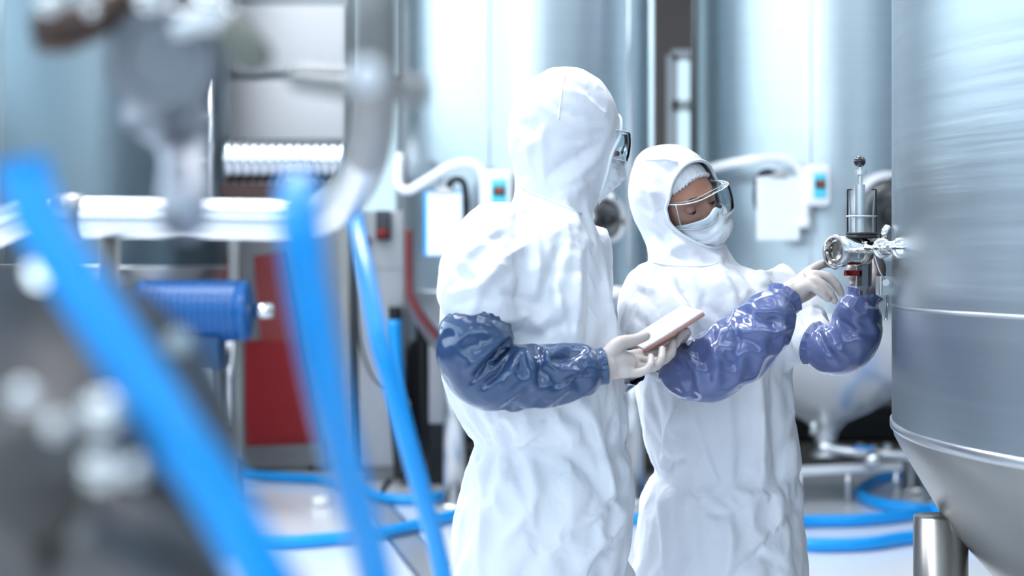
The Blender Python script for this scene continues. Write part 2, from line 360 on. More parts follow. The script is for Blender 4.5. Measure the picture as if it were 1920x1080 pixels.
# ------------------------------------------------------------------ sampling valve
D = 3.17
def pp(x, y, d=0): return px(x, y, D+d)
def vl(x, prof, m, name, parent, seg=48, d=0):
    c = pp(x, HOR, d); return obj(name, G().lathe([(r, EYE-(y-HOR)/FPX*(D+d)) for r, y in prof], seg, Matrix.Translation((c.x, c.y, 0))).d, m, parent, auto=35)
u = D/FPX
sv = thing('sampling_valve', 'steel sampling valve with clear cylinder and black ball knob on the near tank', 'valve', pp(1616, 470))
vl(1616, [(17*u, 446), (18.5*u, 446), (18.5*u, 485), (17*u, 489), (14*u, 489)], satin, 'body', sv)
kn = obj('knob', G().ball(pp(1612, 303), 11*u, 32).d, black_gl, sv)
pl_ = vl(1613, [(0, 313), (3*u, 313), (3*u, 319), (12*u, 319), (12*u, 328), (4*u, 328), (4*u, 346), (9*u, 346), (9*u, 352), (9.5*u, 437), (0, 437)], satin, 'plunger', sv)
gl = vl(1616, [(28*u, 437), (28*u, 405), (28*u, 357), (27.5*u, 355), (25*u, 357), (23*u, 385), (21.5*u, 405), (21.5*u, 437), (28*u, 437)], clear, 'cylinder_glass', sv)
mk = vl(1616, [(28.4*u, 404), (28.7*u, 404.6), (28.7*u, 406), (28.4*u, 406.5)], white_pl, 'graduation', sv)
vl(1616, [(10*u, 436), (29*u, 436), (30*u, 438), (29*u, 440.5), (28*u, 441), (29.5*u, 443), (29.5*u, 446), (27*u, 447), (15*u, 448)], black_r, 'gasket', sv)
# lower hexagonal block
c = pp(1619, HOR, -.012)
def zz(y): return EYE-(y-HOR)/FPX*D
lw = obj('outlet_block', G().lathe([(0, zz(487)), (13*u, zz(488)), (14*u, zz(491)), (14*u, zz(536)), (9*u, zz(543)), (8*u, zz(545)), (8*u, zz(553)), (0, zz(553))], 8, Matrix.Translation((c.x, c.y, 0)) @ Matrix.Rotation(PI/8, 4, 'Z')).d,
         mat('gunmetal', (.20, .21, .23), .28, 1), sv, smooth=False)
vl(1620, [(10*u, 489), (15*u, 489), (15*u, 540), (10*u, 542)], satin, 'sleeve', sv, d=.012)
# side sight glass
n = Vector((-.84, -.52, .03)).normalized()
o = pp(1568, 471, -.045); Mx = axis(o, n)
sg = obj('sight_port', G().lathe([(24*u, -.075), (24*u, -.048), (25*u, -.048), (25*u, -.014), (30*u, -.012), (31*u, -.006), (31*u, .004), (29*u, .008), (25*u, .008), (23*u, .002)], 64, Mx).d, chrome, sv, auto=35)
obj('sight_glass', G().lathe([(23*u, .002), (18*u, .003), (17*u, -.004), (8*u, -.006), (0, -.006)], 48, Mx).d, mat('gauge_face', (.30, .28, .26), .12, .9), sg, auto=35)
o2 = o-n*.066; M2 = axis(o2, n)
obj('clamp', G().lathe([(8*u, -.035), (8*u, -.012), (27*u, -.010), (29*u, -.004), (29*u, .004), (26*u, .010), (14*u, .012)], 56, M2).d, mat('bronze_steel', (.45, .42, .39), .12, 1), sv, auto=35)
obj('neck', G().cyl(o2, pp(1616, 468), 9*u).d, chrome, sv)
# branch to the tank
end = Vector((TC.x-RT*math.cos(.02)+.01, 2.99, zz(466)))
a = pp(1616, 466)
obj('branch_pipe', G().tube([a, a.lerp(end, .5), end], 13*u, 32, sub=1).d, chrome, sv)
dv = (end-a).normalized()
g = G(); 
for t_ in (.45, .85): q = a.lerp(end, t_); g.lathe([(13*u, -.006), (18*u, -.005), (19*u, 0), (18*u, .005), (13*u, .006)], 40, axis(q, dv))
obj('pipe_clamp', g.d, chrome, sv, auto=35)
g = G().tube([pp(1655, 480, -.02), pp(1658, 440, -.03), pp(1664, 428, -.02)], [5*u, 7*u, 8*u], 20)
obj('clamp_bolt', g.d, chrome, sv)
obj('tie_cord', G().tube([pp(1634, 462, -.05), pp(1641, 482, -.055), pp(1648, 505, -.05), pp(1655, 518, -.04), pp(1661, 526, -.02)], 1.5*u, 8).d, white_pl, sv)
obj('red_lever', G().box(pp(1588, 509, -.03), pp(1606, 515, -.01), .002).d, red_pnt, sv)
g = G().box(pp(1654, 522, -.02), pp(1668, 549, .02), .004).cyl(pp(1661, 530, -.02), pp(1661, 530, -.035), .007)
obj('bracket', g.d, satin, sv, auto=40)
obj('drip_tube', G().tube([pp(1661, 545), pp(1663, 565), pp(1661, 600)], 3*u, 12).d, chrome, sv)
# ================================================================== the blurred machinery close to the camera, left
def pt(*p): return px(*p)
silver = mat('silver_pipe', (.82, .83, .86), .26, 1)
taupe = mat('tarnished_steel', (.27, .26, .25), .45, .6)
cast = mat('cast_steel', (.15, .14, .135), .42, .8, var=(14, .4), bump=(10, .25, .01))
# stainless pipe with elbow
sp = thing('transfer_pipe', 'thick bent stainless pipe crossing in front of the blue motor', 'pipe', pt(400, 410, 1.9))
d = 1.9
obj('pipe', G().tube([pt(150, 408, d), pt(250, 409, d), pt(400, 411, d), pt(560, 414, d-.02)], .0242, 36).d, silver, sp)
obj('elbow', G().tube([pt(556, 414, d-.02), pt(600, 404, d-.05), pt(645, 372, d-.12), pt(680, 315, d-.25), pt(697, 250, d-.36)], [.0242, .0244, .025, .0235, .022], 36).d, mat('elbow_steel', (.62, .61, .60), .3, 1), sp)
obj('riser', G().tube([pt(690, 285, 1.48), pt(698, 235, 1.25), pt(703, 160, 1.08), pt(705, 60, 1.05), pt(705, -120, 1.05), pt(705, -400, 1.05)], [.021, .020, .018, .0175, .0175, .0175], 36).d, taupe, sp)
obj('coupling', G().cyl(pt(108, 407, d), pt(156, 408, d), .028).d, steel_dark, sp)
obj('feed_pipe', G().tube([pt(-160, 490, d), pt(-60, 450, d), pt(0, 425, d), pt(50, 408, d), pt(112, 407, d)], .0225, 28).d, silver, sp)
obj('glint_ball', G().ball(pt(688, 142, .80), .0085, 24).cyl(pt(688, 142, .80), pt(702, 142, 1.05), .004).d, white_pl, sp)  # white ball on a rod, added to read as an out-of-focus glint
obj('cross_pipe', G().tube([pt(560, 148, 1.15), pt(640, 160, 1.1), pt(700, 166, 1.07), pt(760, 170, 1.07), pt(800, 172, 1.07)], .0095, 20).d, taupe, sp)
q = pt(-80, 458, d); obj('support', G().cyl(q, (q.x, q.y, 0), .02, 16).d, steel_dark, sp)
q = pt(186, 445, d-.03); obj('support', G().cyl(q+Vector((0, .05, .02)), (q.x, q.y+.05, 0), .012, 16).d, steel_dark, sp)
# hoses
def hose(pts, r, label, m=hose_m): return tag(obj('blue_hose', G().tube([pt(*p) for p in pts], r, 28, sub=8).d, m), label, 'hose')
hose([(40, 300, .80), (52, 345, .80), (75, 410, .79), (120, 490, .78), (185, 590, .77), (255, 700, .76), (330, 815, .75), (410, 930, .75), (480, 1050, .75), (560, 1200, .76), (640, 1400, .80)], .0138, 'thick blue hose slanting down across the blurred foreground machine')
hose([(560, 352, .90), (560, 400, .87), (566, 450, .86), (576, 530, .87), (592, 620, .88), (612, 720, .90), (636, 830, .93), (662, 930, .96), (700, 1060, 1.0), (745, 1280, 1.05), (780, 1600, 1.1)], .0122, 'blue hose hanging straight down from the bent stainless pipe')
hose([(702, -120, 2.0), (698, 60, 2.0), (680, 210, 2.0), (660, 330, 1.95), (668, 420, 1.9), (690, 530, 1.78), (712, 640, 1.7), (740, 740, 1.7), (770, 850, 1.72), (795, 940, 1.75), (822, 1040, 1.8), (850, 1180, 1.85)], .011, 'thinner blue hose slanting down beside the white cabinet')
tag(obj('blue_hose', G().tube([pt(738, 600, 8.9), pt(743, 700, 8.9), pt(752, 790, 9.0), pt(770, 850, 9.3), fl(790, 895, .05)], .045, 20).d, hose_m), 'blue hose standing upright next to the black hoses', 'hose')
for (x, l, hd_) in ((741, 'black hose hanging beside the white cabinet edge', 9.62), (792, 'black hose hanging left of the tall worker', 9.8)):
    tag(obj('black_hose', G().tube([pt(x, 575, hd_), pt(x, 650, hd_), pt(x+2, 760, hd_), pt(x+8, 850, hd_), Vector((pt(x+12, 900, hd_).x, hd_-.04, .045))], .042, 16).d, black_r), l, 'hose')
# motors
def motor(x0, x1, y, ry, d, label):
    a, b = pt(x0, y, d), pt(x1, y, d); r = ry/FPX*d; ax = (b-a).normalized(); L = (b-a).length
    t = thing('electric_motor', label, 'motor', (a+b)/2, 'blue electric motors in the foreground')
    Mx = axis(a, ax, (0, 0, 1)); prof = [(0, 0), (r*.7, 0), (r*.95, L*.04), (r, L*.08)]
    for i in range(14): z = L*(.10+.8*i/14); prof += [(r, z), (r, z+L*.03), (r*.93, z+L*.032), (r*.93, z+L*.054)]
    prof += [(r, L*.92), (r*.95, L*.97), (r*.7, L), (0, L)]
    obj('housing', G().lathe(prof, 48, Mx).d, blue_motor, t, auto=40)
    c = (a+b)/2; obj('foot', G().box((c.x-L*.25, d-r*.7, c.z-r*1.9), (c.x+L*.25, d+r*.7, c.z-r*.8), .004).d, mat('motor_navy', (.01, .06, .16), .5), t)
    obj('shaft', G().cyl(b, b+ax*.12, r*.25).d, chrome, t)
    obj('post', G().box((c.x-.12, d-.12, 0), (c.x+.12, d+.12, c.z-r*1.85)).d, grey_pnt, t, smooth=False)
motor(252, 472, 583, 58, 8.55, 'blue electric motor on a grey post beside the red guard')
motor(-70, 190, 580, 46, 8.55, 'blue electric motor cut by the left edge behind the slanting hose')
# red guard
g = G(); D_ = 10.3
def prism(poly, d, th): 
    v = [pt(x, y, d) for x, y in poly]; n = len(v); v2 = [p+Vector((0, th, 0)) for p in v]
    return G().add(v+v2, [tuple(range(n)), tuple(range(2*n-1, n-1, -1))]+[(i, i+n, (i+1) % n+n, (i+1) % n) for i in range(n)])
rg = thing('red_guard', 'dark red slanted machine guard standing on the floor beside the blue motor', 'machine guard', pt(520, 830, D_))
obj('panel', prism([(450, 640), (565, 640), (603, 832), (452, 838)], D_, .2).d, red_pnt, rg, smooth=False)
obj('upright', prism([(475, 480), (535, 470), (566, 640), (488, 640)], D_+.02, .2).d, mat('faded_red', (.30, .05, .05), .5), rg, smooth=False)
obj('base', prism([(440, 838), (610, 832), (614, 872), (440, 878)], D_-.05, .3).d, steel_dark, rg, smooth=False)
c0 = pt(520, 878, D_)
obj('foot', G().box((c0.x-.2, D_, 0), (c0.x+.2, D_+.3, c0.z+.01)).d, steel_dark, rg, smooth=False)
# steel machine frame behind the diagonal hose
mf = thing('steel_stand', 'grey steel machine stand between the slanting hose and red guard', 'machine stand', pt(380, 860, 9.4))
obj('panel', prism([(250, 640), (452, 640), (452, 862), (250, 862)], 8.85, .12).d, mat('galvanised', (.30, .31, .31), .45, .4, var=(3, .25)), mf, smooth=False)
for x in (318, 372, 432): obj('strut', G().cyl(pt(x, 640, 8.78), pt(x-12, 800, 8.78), .035, 20).d, satin, mf)
q = pt(330, 862, 8.85); obj('plinth', G().box((q.x-.25, 8.8, 0), (q.x+.35, 9.0, q.z+.02)).d, steel_dark, mf, smooth=False)
# cast pump in the lower left corner
pm = thing('pump', 'big shiny metal pump filling the lower left corner out of focus', 'pump', pt(60, 860, .8))
q = pt(40, 900, .85)
Mx = axis(q, Vector((.45, -.85, .1)))
obj('housing', G().lathe([(0, -.12), (.07, -.12), (.10, -.10), (.105, -.02), (.125, -.02), (.125, .0), (.09, .005), (.07, .02), (.045, .035), (.03, .05), (0, .05)], 56, Mx).d, cast, pm, auto=40)
g = G()
for i in range(8): a = 2*PI*i/8; c = Mx @ Vector((.113*math.cos(a), .113*math.sin(a), 0)); g.cyl(c, c+Mx.to_3x3() @ Vector((0, 0, .012)), .008, 6)
obj('flange_bolt', g.d, chrome, pm, smooth=False)
obj('inlet', G().tube([pt(0, 690, .86), pt(90, 660, .9), pt(170, 700, .92), pt(220, 800, .92), pt(250, 920, .92), pt(290, 1080, .9)], .027, 28).d, steel_dark, pm)
g = G()
for x, y, r in ((192, 775, .010), (190, 880, .009), (45, 745, .007), (105, 800, .006), (250, 880, .006)): g.ball(pt(x, y, .72), r, 20); g.cyl(pt(x, y, .72), pt(x, y+10, .80), r*.6, 12)
obj('glint_ball', g.d, chrome, pm)  # chrome balls added to blur into bright discs
obj('pedestal', G().lathe([(.0, 0), (.11, 0), (.11, .03), (.06, .06), (.055, q.z-.06), (0, q.z-.06)], 32, Matrix.Translation((q.x-.02, q.y+.05, 0))).d, steel_dark, pm)
obj('outlet', G().tube([pt(120, 1000, .8), pt(240, 1040, .82), pt(330, 1120, .85), pt(380, 1300, .9)], .03, 28).d, cast, pm)
# butterfly valve and fittings upper left
bv = thing('butterfly_valve', 'round grey valve body with knurled knob at the upper left', 'valve', pt(300, 115, 1.05))
Mx = axis(pt(305, 110, 1.05), Vector((.12, -1, .02)))
obj('disc', G().lathe([(0, .0), (.024, .0), (.026, .004), (.033, .006), (.037, .0), (.038, -.02), (.03, -.03), (0, -.03)], 56, Mx).d, mat('grey_enamel', (.22, .23, .26), .45, .3), bv, auto=40)
obj('body', G().tube([pt(300, 190, 1.1), pt(335, 240, 1.12), pt(345, 300, 1.1), pt(345, 405, .95)], [.03, .024, .016, .016], 28).d, mat('grey_fitting', (.42, .43, .48), .4, .5), bv)
obj('stem', G().tube([pt(330, 60, 1.06), pt(400, 40, 1.05), pt(430, 60, 1.05)], .011, 20).d, satin, bv)
kp = []; Mk = axis(pt(425, 45, 1.05), Vector((.62, -.25, -.75)))
g = G(); n = 40; L_ = .042
v = []; f = []
for i, (r, z) in enumerate([(0, 0), (.009, 0), (.0115, .003), (.0115, .036), (.009, .04), (0, .04)]):
    for k2 in range(n): rr = r*(1+.12*(k2 % 4 < 2)*(r > .01)); a = 2*PI*k2/n; v.append(Mk @ Vector((rr*math.cos(a), rr*math.sin(a), z)))
for i in range(5):
    for k2 in range(n): f.append((i*n+k2, i*n+(k2+1) % n, (i+1)*n+(k2+1) % n, (i+1)*n+k2))
obj('knurled_knob', g.add(v, f).d, mat('olive_grey', (.20, .20, .17), .5), bv)
obj('neck', G().tube([pt(380, -40, 1.06), pt(395, 10, 1.05), pt(430, 40, 1.05)], .009, 20).d, chrome, bv)
obj('handle', G().tube([pt(70, 62, 1.05), pt(120, 55, 1.05), pt(190, 30, 1.05), pt(250, -10, 1.06)], [.014, .017, .013, .010], 24).d, mat('amber_brown', (.06, .028, .018), .35), bv)
g = G()
for x, y, r in ((92, 8, .007), (283, -8, .011), (402, 8, .009), (172, 22, .004)): g.ball(pt(x, y, .98), r, 20)
obj('glint_ball', g.d, chrome, bv)  # added balls that give round blurred highlights at the top
# white wall cabinets + ribbed duct in the distance
def cab(x0, y0, x1, y1, D, m, label, name='wall_panel', cat='panel', th=.12):
    a, b = px(x0, y0, D), px(x1, y1, D); return tag(obj(name, G().box((a.x, D, b.z), (b.x, D+th, a.z), .01).d, m), label, cat)
fc = thing('filling_cabinet', 'tall white machine cabinet seen behind the ribbed duct', 'cabinet', (px(540, 0, 10.6).x, 10.7, 0))
a, b = px(425, 8, 10.6), px(655, 262, 10.6)
obj('body', G().box((a.x, 10.62, .02), (b.x, 11.2, a.z+.6), .01).d, grey_pnt, fc)
obj('door', G().box((a.x+.02, 10.56, px(0, 135, 10.6).z), (b.x-.02, 10.63, px(0, 12, 10.6).z), .008).d, white_pl, fc)
obj('door', G().box((a.x+.02, 10.56, px(0, 262, 10.6).z), (b.x-.02, 10.63, px(0, 152, 10.6).z), .008).d, white_pl, fc)
rd = thing('ribbed_duct', 'horizontal ribbed silver duct at the middle left', 'duct', px(540, 305, 9.4))
a, b = px(425, 303, 9.4), px(655, 303, 9.4); r = 40/FPX*9.4; prof = []; n = 14; L = b.x-a.x
for i in range(n): z = L*i/n; prof += [(r*.9, z), (r, z+L/n*.2), (r, z+L/n*.65), (r*.9, z+L/n*.85)]
obj('tube', G().lathe(prof, 48, axis(a, (1, 0, 0))).d, silver, rd)
obj('cradle', G().box((a.x-.02, 9.3, a.z-r-.09), (b.x+.03, 9.5, a.z-r-.01)).d, mat('brown_rail', (.06, .025, .02), .5), rd, smooth=False)
g = G(); 
for x in (a.x+.05, b.x-.03): g.box((x-.03, 9.36, 0), (x+.03, 9.44, a.z-r-.045))
obj('leg', g.d, steel_dark, rd, smooth=False)
# white cabinet with switches
W_ = 9.7
wc = thing('white_cabinet', 'slim white electrical cabinet with red button near the black hoses', 'cabinet', (px(705, 0, W_).x, W_+.1, 0))
a, b = px(672, 395, W_), px(757, 0, W_)
obj('body', G().box((a.x, W_, .1), (b.x, W_+.35, a.z), .012).d, mat('cabinet_paint', (.62, .64, .68), .45), wc)
obj('plinth', G().box((a.x+.02, W_+.02, 0), (b.x-.02, W_+.3, .12)).d, steel_dark, wc, smooth=False)
p = px(719, 425, W_)
s1 = obj('switch', G().box((p.x-.045, W_-.05, p.z-.085), (p.x+.045, W_+.01, p.z+.10), .008).d, mat('switch_grey', (.08, .085, .11), .5), wc)
obj('button', G().cyl((p.x, W_-.04, p.z-.045), (p.x, W_-.09, p.z-.045), .034).d, mat('button_red', (.35, .03, .03), .4), s1)
p = px(688, 452, W_); obj('button', G().cyl((p.x, W_+.01, p.z), (p.x, W_-.05, p.z), .032).d, mat('button_rust', (.35, .10, .08), .4), wc)
obj('door_seam', G().box((a.x+.005, W_-.004, px(0, 506, W_).z), (b.x-.005, W_+.003, px(0, 503, W_).z)).d, grey_pnt, wc, smooth=False)
tag(obj('thin_cable', G().tube([px(668, 380, 9.3), px(668, 480, 9.3), px(670, 560, 9.3), px(675, 640, 9.3), px(695, 700, 9.3), px(718, 724, 9.35), px(732, 722, 9.4)], .008, 8).d, black_r), 'thin black cable hanging down the front of the white cabinet', 'cable')
tag(obj('reflection_bar', G().tube([px(766, 430, 8.25), px(767, 530, 8.25), px(772, 560, 8.25), px(800, 605, 8.3), px(850, 660, 8.5)], .022, 16).d, mat('maroon', (.16, .03, .035), .5)), 'dark red bar standing in for a reflection along the lower edge of the tank behind the tall worker', 'pipe')  # maroon tube stands in for a red-brown reflection on the tank edge
fb = thing('floor_box', 'pale grey box on the floor under the tank beside the black hose', 'box', (px(830, 0, 9.65).x, 9.7, 0))
a, b = px(804, 600, 9.6), px(850, 795, 9.6)
obj('body', G().box((a.x, 9.6, b.z), (b.x, 9.75, a.z), .01).d, mat('pale_grey', (.50, .51, .54), .5), fb)
obj('foot', G().box((a.x, 9.61, 0), (b.x, 9.74, b.z+.02)).d, dark_pnt, fb, smooth=False)
dk = thing('dark_cart', 'low black cart under the tank behind the tall worker', 'cart', (px(900, 0, 9.9).x, 10, 0))
a, b = px(768, 640, 9.9), px(1330, 830, 9.9)
obj('body', G().box((a.x, 9.9, b.z), (b.x, 10.4, a.z), .02).d, dark_pnt, dk)
for sx in (.05, .95):
    for yy in (9.97, 10.33): q = a.x+(b.x-a.x)*sx; obj('wheel', G().cyl((q-.02, yy, .07), (q+.02, yy, .07), .07).cyl((q, yy, .07), (q, yy, b.z+.02), .012).d, black_r, dk)
hb = thing('hose_nozzle', 'small pale nozzle lying on the floor near the blue hose loop', 'nozzle', fl(600, 940))
obj('barrel', G().cyl(fl(588, 942, .03), fl(622, 938, .03), .03, 20).d, white_pl, hb)
# ================================================================== cloth, bodies, hands
def evaluated(o):
    dg = bpy.context.evaluated_depsgraph_get(); dg.update()
    me = bpy.data.meshes.new_from_object(o.evaluated_get(dg)); return me
def arrays(me):
    v = np.empty(len(me.vertices)*3); me.vertices.foreach_get('co', v)
    return v.reshape(-1, 3), [tuple(p.vertices) for p in me.polygons]
def fuse(g, voxel, smooth=4, factor=.5):
    """merge overlapping closed pieces into one continuous surface"""
    me = bpy.data.meshes.new('t'); me.from_pydata([tuple(v) for v in g.v], [], g.f); me.validate()
    o = bpy.data.objects.new('t', me); C.objects.link(o)
    m = o.modifiers.new('r', 'REMESH'); m.mode = 'VOXEL'; m.voxel_size = voxel
    if smooth: s = o.modifiers.new('s', 'SMOOTH'); s.factor = factor; s.iterations = smooth
    r = evaluated(o); bpy.data.objects.remove(o); bpy.data.meshes.remove(me); V, F = arrays(r); bpy.data.meshes.remove(r); return V, F
def subdivide(V, F, lv=1):
    me = bpy.data.meshes.new('t'); me.from_pydata(V.tolist(), [], F)
    o = bpy.data.objects.new('t', me); C.objects.link(o); m = o.modifiers.new('s', 'SUBSURF'); m.levels = lv; m.render_levels = lv; m.boundary_smooth = 'ALL'
    r = evaluated(o); bpy.data.objects.remove(o); bpy.data.meshes.remove(me); V, F = arrays(r); bpy.data.meshes.remove(r); return V, F
def normals(X, F):
    T = np.array([(f[0], f[1], f[2]) for f in F]+[(f[0], f[2], f[3]) for f in F if len(f) > 3])
    n = np.cross(X[T[:, 1]]-X[T[:, 0]], X[T[:, 2]]-X[T[:, 0]]); N = np.zeros_like(X)
    for k in range(3):
        for c in range(3): N[:, c] += np.bincount(T[:, k], n[:, c], len(X))
    return N/(np.linalg.norm(N, axis=1)[:, None]+1e-12)
def crumple(V, F, grow, steps=60, goal=.01, lo=-.015, hi=.02, bend=.35, seed=0, pin=None, amp=.003, noise_scale=14, gravity=0):
    """let cloth that is a little too large for the shape V buckle into folds: stretch and bending springs, a weak pull back to V,
    and the offset from V kept between lo and hi. grow(points, directions) -> how much too long each thread is."""
    X0 = V.copy(); n = len(X0); N0 = normals(X0, F)
    E = set(); D_ = set(); nb = [set() for _ in range(n)]; fa = [[] for _ in range(n)]
    for fi, f in enumerate(F):
        m = len(f)
        for i in range(m):
            a, b = f[i], f[(i+1) % m]; E.add((min(a, b), max(a, b))); nb[a].add(b); nb[b].add(a); fa[a].append(fi)
        if m == 4: D_.add((min(f[0], f[2]), max(f[0], f[2]))); D_.add((min(f[1], f[3]), max(f[1], f[3])))
    opp = []; onext = {}
    for v in range(n):
        if len(nb[v]) == 4:
            l = list(nb[v]); a = l[0]
            share = set()
            for fi in fa[v]:
                if a in F[fi]: share |= set(F[fi])
            c = [q for q in l[1:] if q not in share]
            if len(c) == 1:
                r = [q for q in l if q != a and q != c[0]]
                opp.append((a, c[0], v)); opp.append((r[0], r[1], v))
                onext[(a, v)] = c[0]; onext[(c[0], v)] = a; onext[(r[0], v)] = r[1]; onext[(r[1], v)] = r[0]
    far = []
    for (a, v), b in onext.items():        # a - v - b - c : three threads long
        c = onext.get((v, b))
        if c is not None and a < c: far.append((a, c))
    sets = [(np.array(sorted(E)), 1.0), (np.array(sorted(D_)) if D_ else None, .6), (np.array([(a, b) for a, b, _ in opp]), bend), (np.array(far) if far else None, bend*.7)]
    cons = []
    for e, k in sets:
        if e is None or not len(e): continue
        d = X0[e[:, 1]]-X0[e[:, 0]]; L = np.linalg.norm(d, axis=1); gr = grow((X0[e[:, 0]]+X0[e[:, 1]])/2, d/L[:, None])
        cons.append((e[:, 0], e[:, 1], L*(1+gr), k))
    W = np.zeros(n)
    for a, b, L, k in cons: W += np.bincount(a, None, n)*k+np.bincount(b, None, n)*k
    free = np.ones(n) if pin is None else 1-np.clip(pin(X0), 0, 1)
    off = np.array([noise.fractal(Vector(p)*noise_scale+Vector((seed, 0, 0)), 1, 2, 3) for p in X0])
    X = X0+N0*(off*amp*free)[:, None]; P = X.copy()
    for s in range(steps):
        vel = (X-P)*.9; P = X.copy(); X = X+vel*free[:, None]; X[:, 2] -= gravity*free
        for it in range(4):
            D3 = np.zeros((n, 3))
            for a, b, L, k in cons:
                d = X[b]-X[a]; l = np.linalg.norm(d, axis=1)+1e-9; c = (d*((l-L)/l*.5*k)[:, None])
                for ax in range(3): D3[:, ax] += np.bincount(a, c[:, ax], n)-np.bincount(b, c[:, ax], n)
            X += D3/W[:, None]*1.6*free[:, None]
        X += (X0-X)*goal
        o = ((X-X0)*N0).sum(1); oc = np.clip(o, lo, hi); X += N0*((oc-o)*.7)[:, None]
        X = X*free[:, None]+X0*(1-free[:, None])
    return X, F
skin_m = mat('skin', (.52, .25, .175), .5, sss=.12, bump=(60, .15, .002))
suit_m = mat('white_coverall', (.74, .76, .82), .6, bump=(34, .4, .006), sheen=.15)
hood_in = mat('hood_trim', (.86, .90, .95), .55)
mask_m = mat('mask_fabric', (.86, .90, .95), .75, bump=(300, .2, .0006))
net_m = mat('hair_net', (.86, .88, .92), .8, bump=(120, .6, .002))
glove_m = mat('latex_glove', (.55, .48, .45), .45, sss=.08, bump=(70, .25, .0015))
vinyl_m = mat('blue_vinyl', (.095, .125, .29), .2, coat=.5, bump=(22, .16, .003))
vinyl_shaded = mat('shaded_blue_vinyl', (.032, .068, .16), .2, coat=.5, bump=(22, .16, .003))  # same vinyl in a darker blue, the shade put into its colour
hair_m = mat('dark_hair', (.02, .013, .01), .6)
eye_m = mat('eye_white', (.55, .5, .48), .2)
iris_m = mat('iris', (.02, .012, .01), .1)
boot_m = mat('white_boot', (.75, .78, .8), .5)
def clear_sheet(name, tint, gloss):
    m = bpy.data.materials.new(name); m.use_nodes = True; nt = m.node_tree; nt.nodes.clear()
    o = nt.nodes.new('ShaderNodeOutputMaterial'); mx = nt.nodes.new('ShaderNodeMixShader'); t = nt.nodes.new('ShaderNodeBsdfTransparent'); g = nt.nodes.new('ShaderNodeBsdfGlossy')
    t.inputs[0].default_value = (*tint, 1); g.inputs['Roughness'].default_value = .06; g.inputs[0].default_value = (1, 1, 1, 1)
    lw = nt.nodes.new('ShaderNodeLayerWeight'); lw.inputs[0].default_value = gloss
    nt.links.new(lw.outputs['Fresnel'], mx.inputs[0]); nt.links.new(t.outputs[0], mx.inputs[1]); nt.links.new(g.outputs[0], mx.inputs[2]); nt.links.new(mx.outputs[0], o.inputs[0])
    return m
gog_m = clear_sheet('goggle_plastic', (.95, .975, .99), .12)
rim_m = mat('goggle_rim', (.80, .86, .90), .12, coat=.6)
gl.data.materials[0] = clear_sheet('acrylic', (.97, .985, .99), .12)

def head_matrix(loc, yaw, pitch, roll):
    """head frame: forward -y, up z; yaw turns towards +x, pitch nods down, roll tilts in the picture plane"""
    return Matrix.Translation(loc) @ Matrix.Rotation(roll, 4, 'Y') @ Matrix.Rotation(yaw, 4, 'Z') @ Matrix.Rotation(pitch, 4, 'X')
def head_mesh(M):
    """skull and face, eyes level with the origin"""
    nu, nv = 128, 96; v = []; f = []
    for i in range(nv+1):
        ph = PI*i/nv
        for j in range(nu):
            th = 2*PI*j/nu; x = math.sin(ph)*math.sin(th); y = -math.sin(ph)*math.cos(th); z = math.cos(ph)
            X = .076*x; Y = .097*y+.004; Z = (.118 if z > 0 else .122)*z
            if Z < 0: t = -Z/.122; X *= 1-.30*t**1.6; Y = Y*(1-.10*t) if y > 0 else Y*(1-.02*t)
            if y < 0:
                g = lambda cx, cz, sx, sz: math.exp(-((X-cx)/sx)**2-((Z-cz)/sz)**2)
                d = 0
                d += .010*g(0, -.012, .010, .016)+.022*g(0, -.036, .012, .013)+.008*g(.013, -.042, .007, .007)+.008*g(-.013, -.042, .007, .007)
                for s in (-1, 1): d += .007*g(s*.030, .019, .024, .008)-.012*g(s*.031, -.001, .018, .012)+.006*g(s*.045, -.035, .02, .018)
                d += .006*g(0, -.068, .02, .006)+.006*g(0, -.080, .018, .006)+.008*g(0, -.105, .02, .014)
                Y -= d*max(0, -y)**.4
            v.append(M @ Vector((X, Y, Z)))
    for i in range(nv):
        for j in range(nu):
            k = (j+1) % nu; f.append((i*nu+j, i*nu+k, (i+1)*nu+k, (i+1)*nu+j))
    return v, f
def fold_in(V, F, folds):
    """press tailored folds into the cloth: each is a line on the side towards the camera, a width and a height"""
    N = normals(V, F); d = V[:, 1]; u_ = 960+V[:, 0]/d*FPX; w_ = HOR+(EYE-V[:, 2])/d*FPX
    eye = np.array((0, 0, EYE)); vd = V-eye; vd /= np.linalg.norm(vd, axis=1)[:, None]; face = np.clip(-(N*vd).sum(1)*2.5, 0, 1)
    out = np.zeros(len(V))
    for pts, wd, am in folds:
        best = np.full(len(V), 1e9); tt = np.zeros(len(V)); m = len(pts)-1
        for i in range(m):
            a = np.array(pts[i], float); b = np.array(pts[i+1], float); ab = b-a
            t = np.clip(((u_-a[0])*ab[0]+(w_-a[1])*ab[1])/(ab@ab), 0, 1); q = np.hypot(u_-a[0]-t*ab[0], w_-a[1]-t*ab[1])
            s = q < best; best[s] = q[s]; tt[s] = ((i+t)/m)[s]
        out += 1.9*am*np.exp(-(best/wd)**1.15)*(np.sin(PI*np.clip(tt*.86+.07, 0, 1))**.6)
    return V+N*(out*face)[:, None]
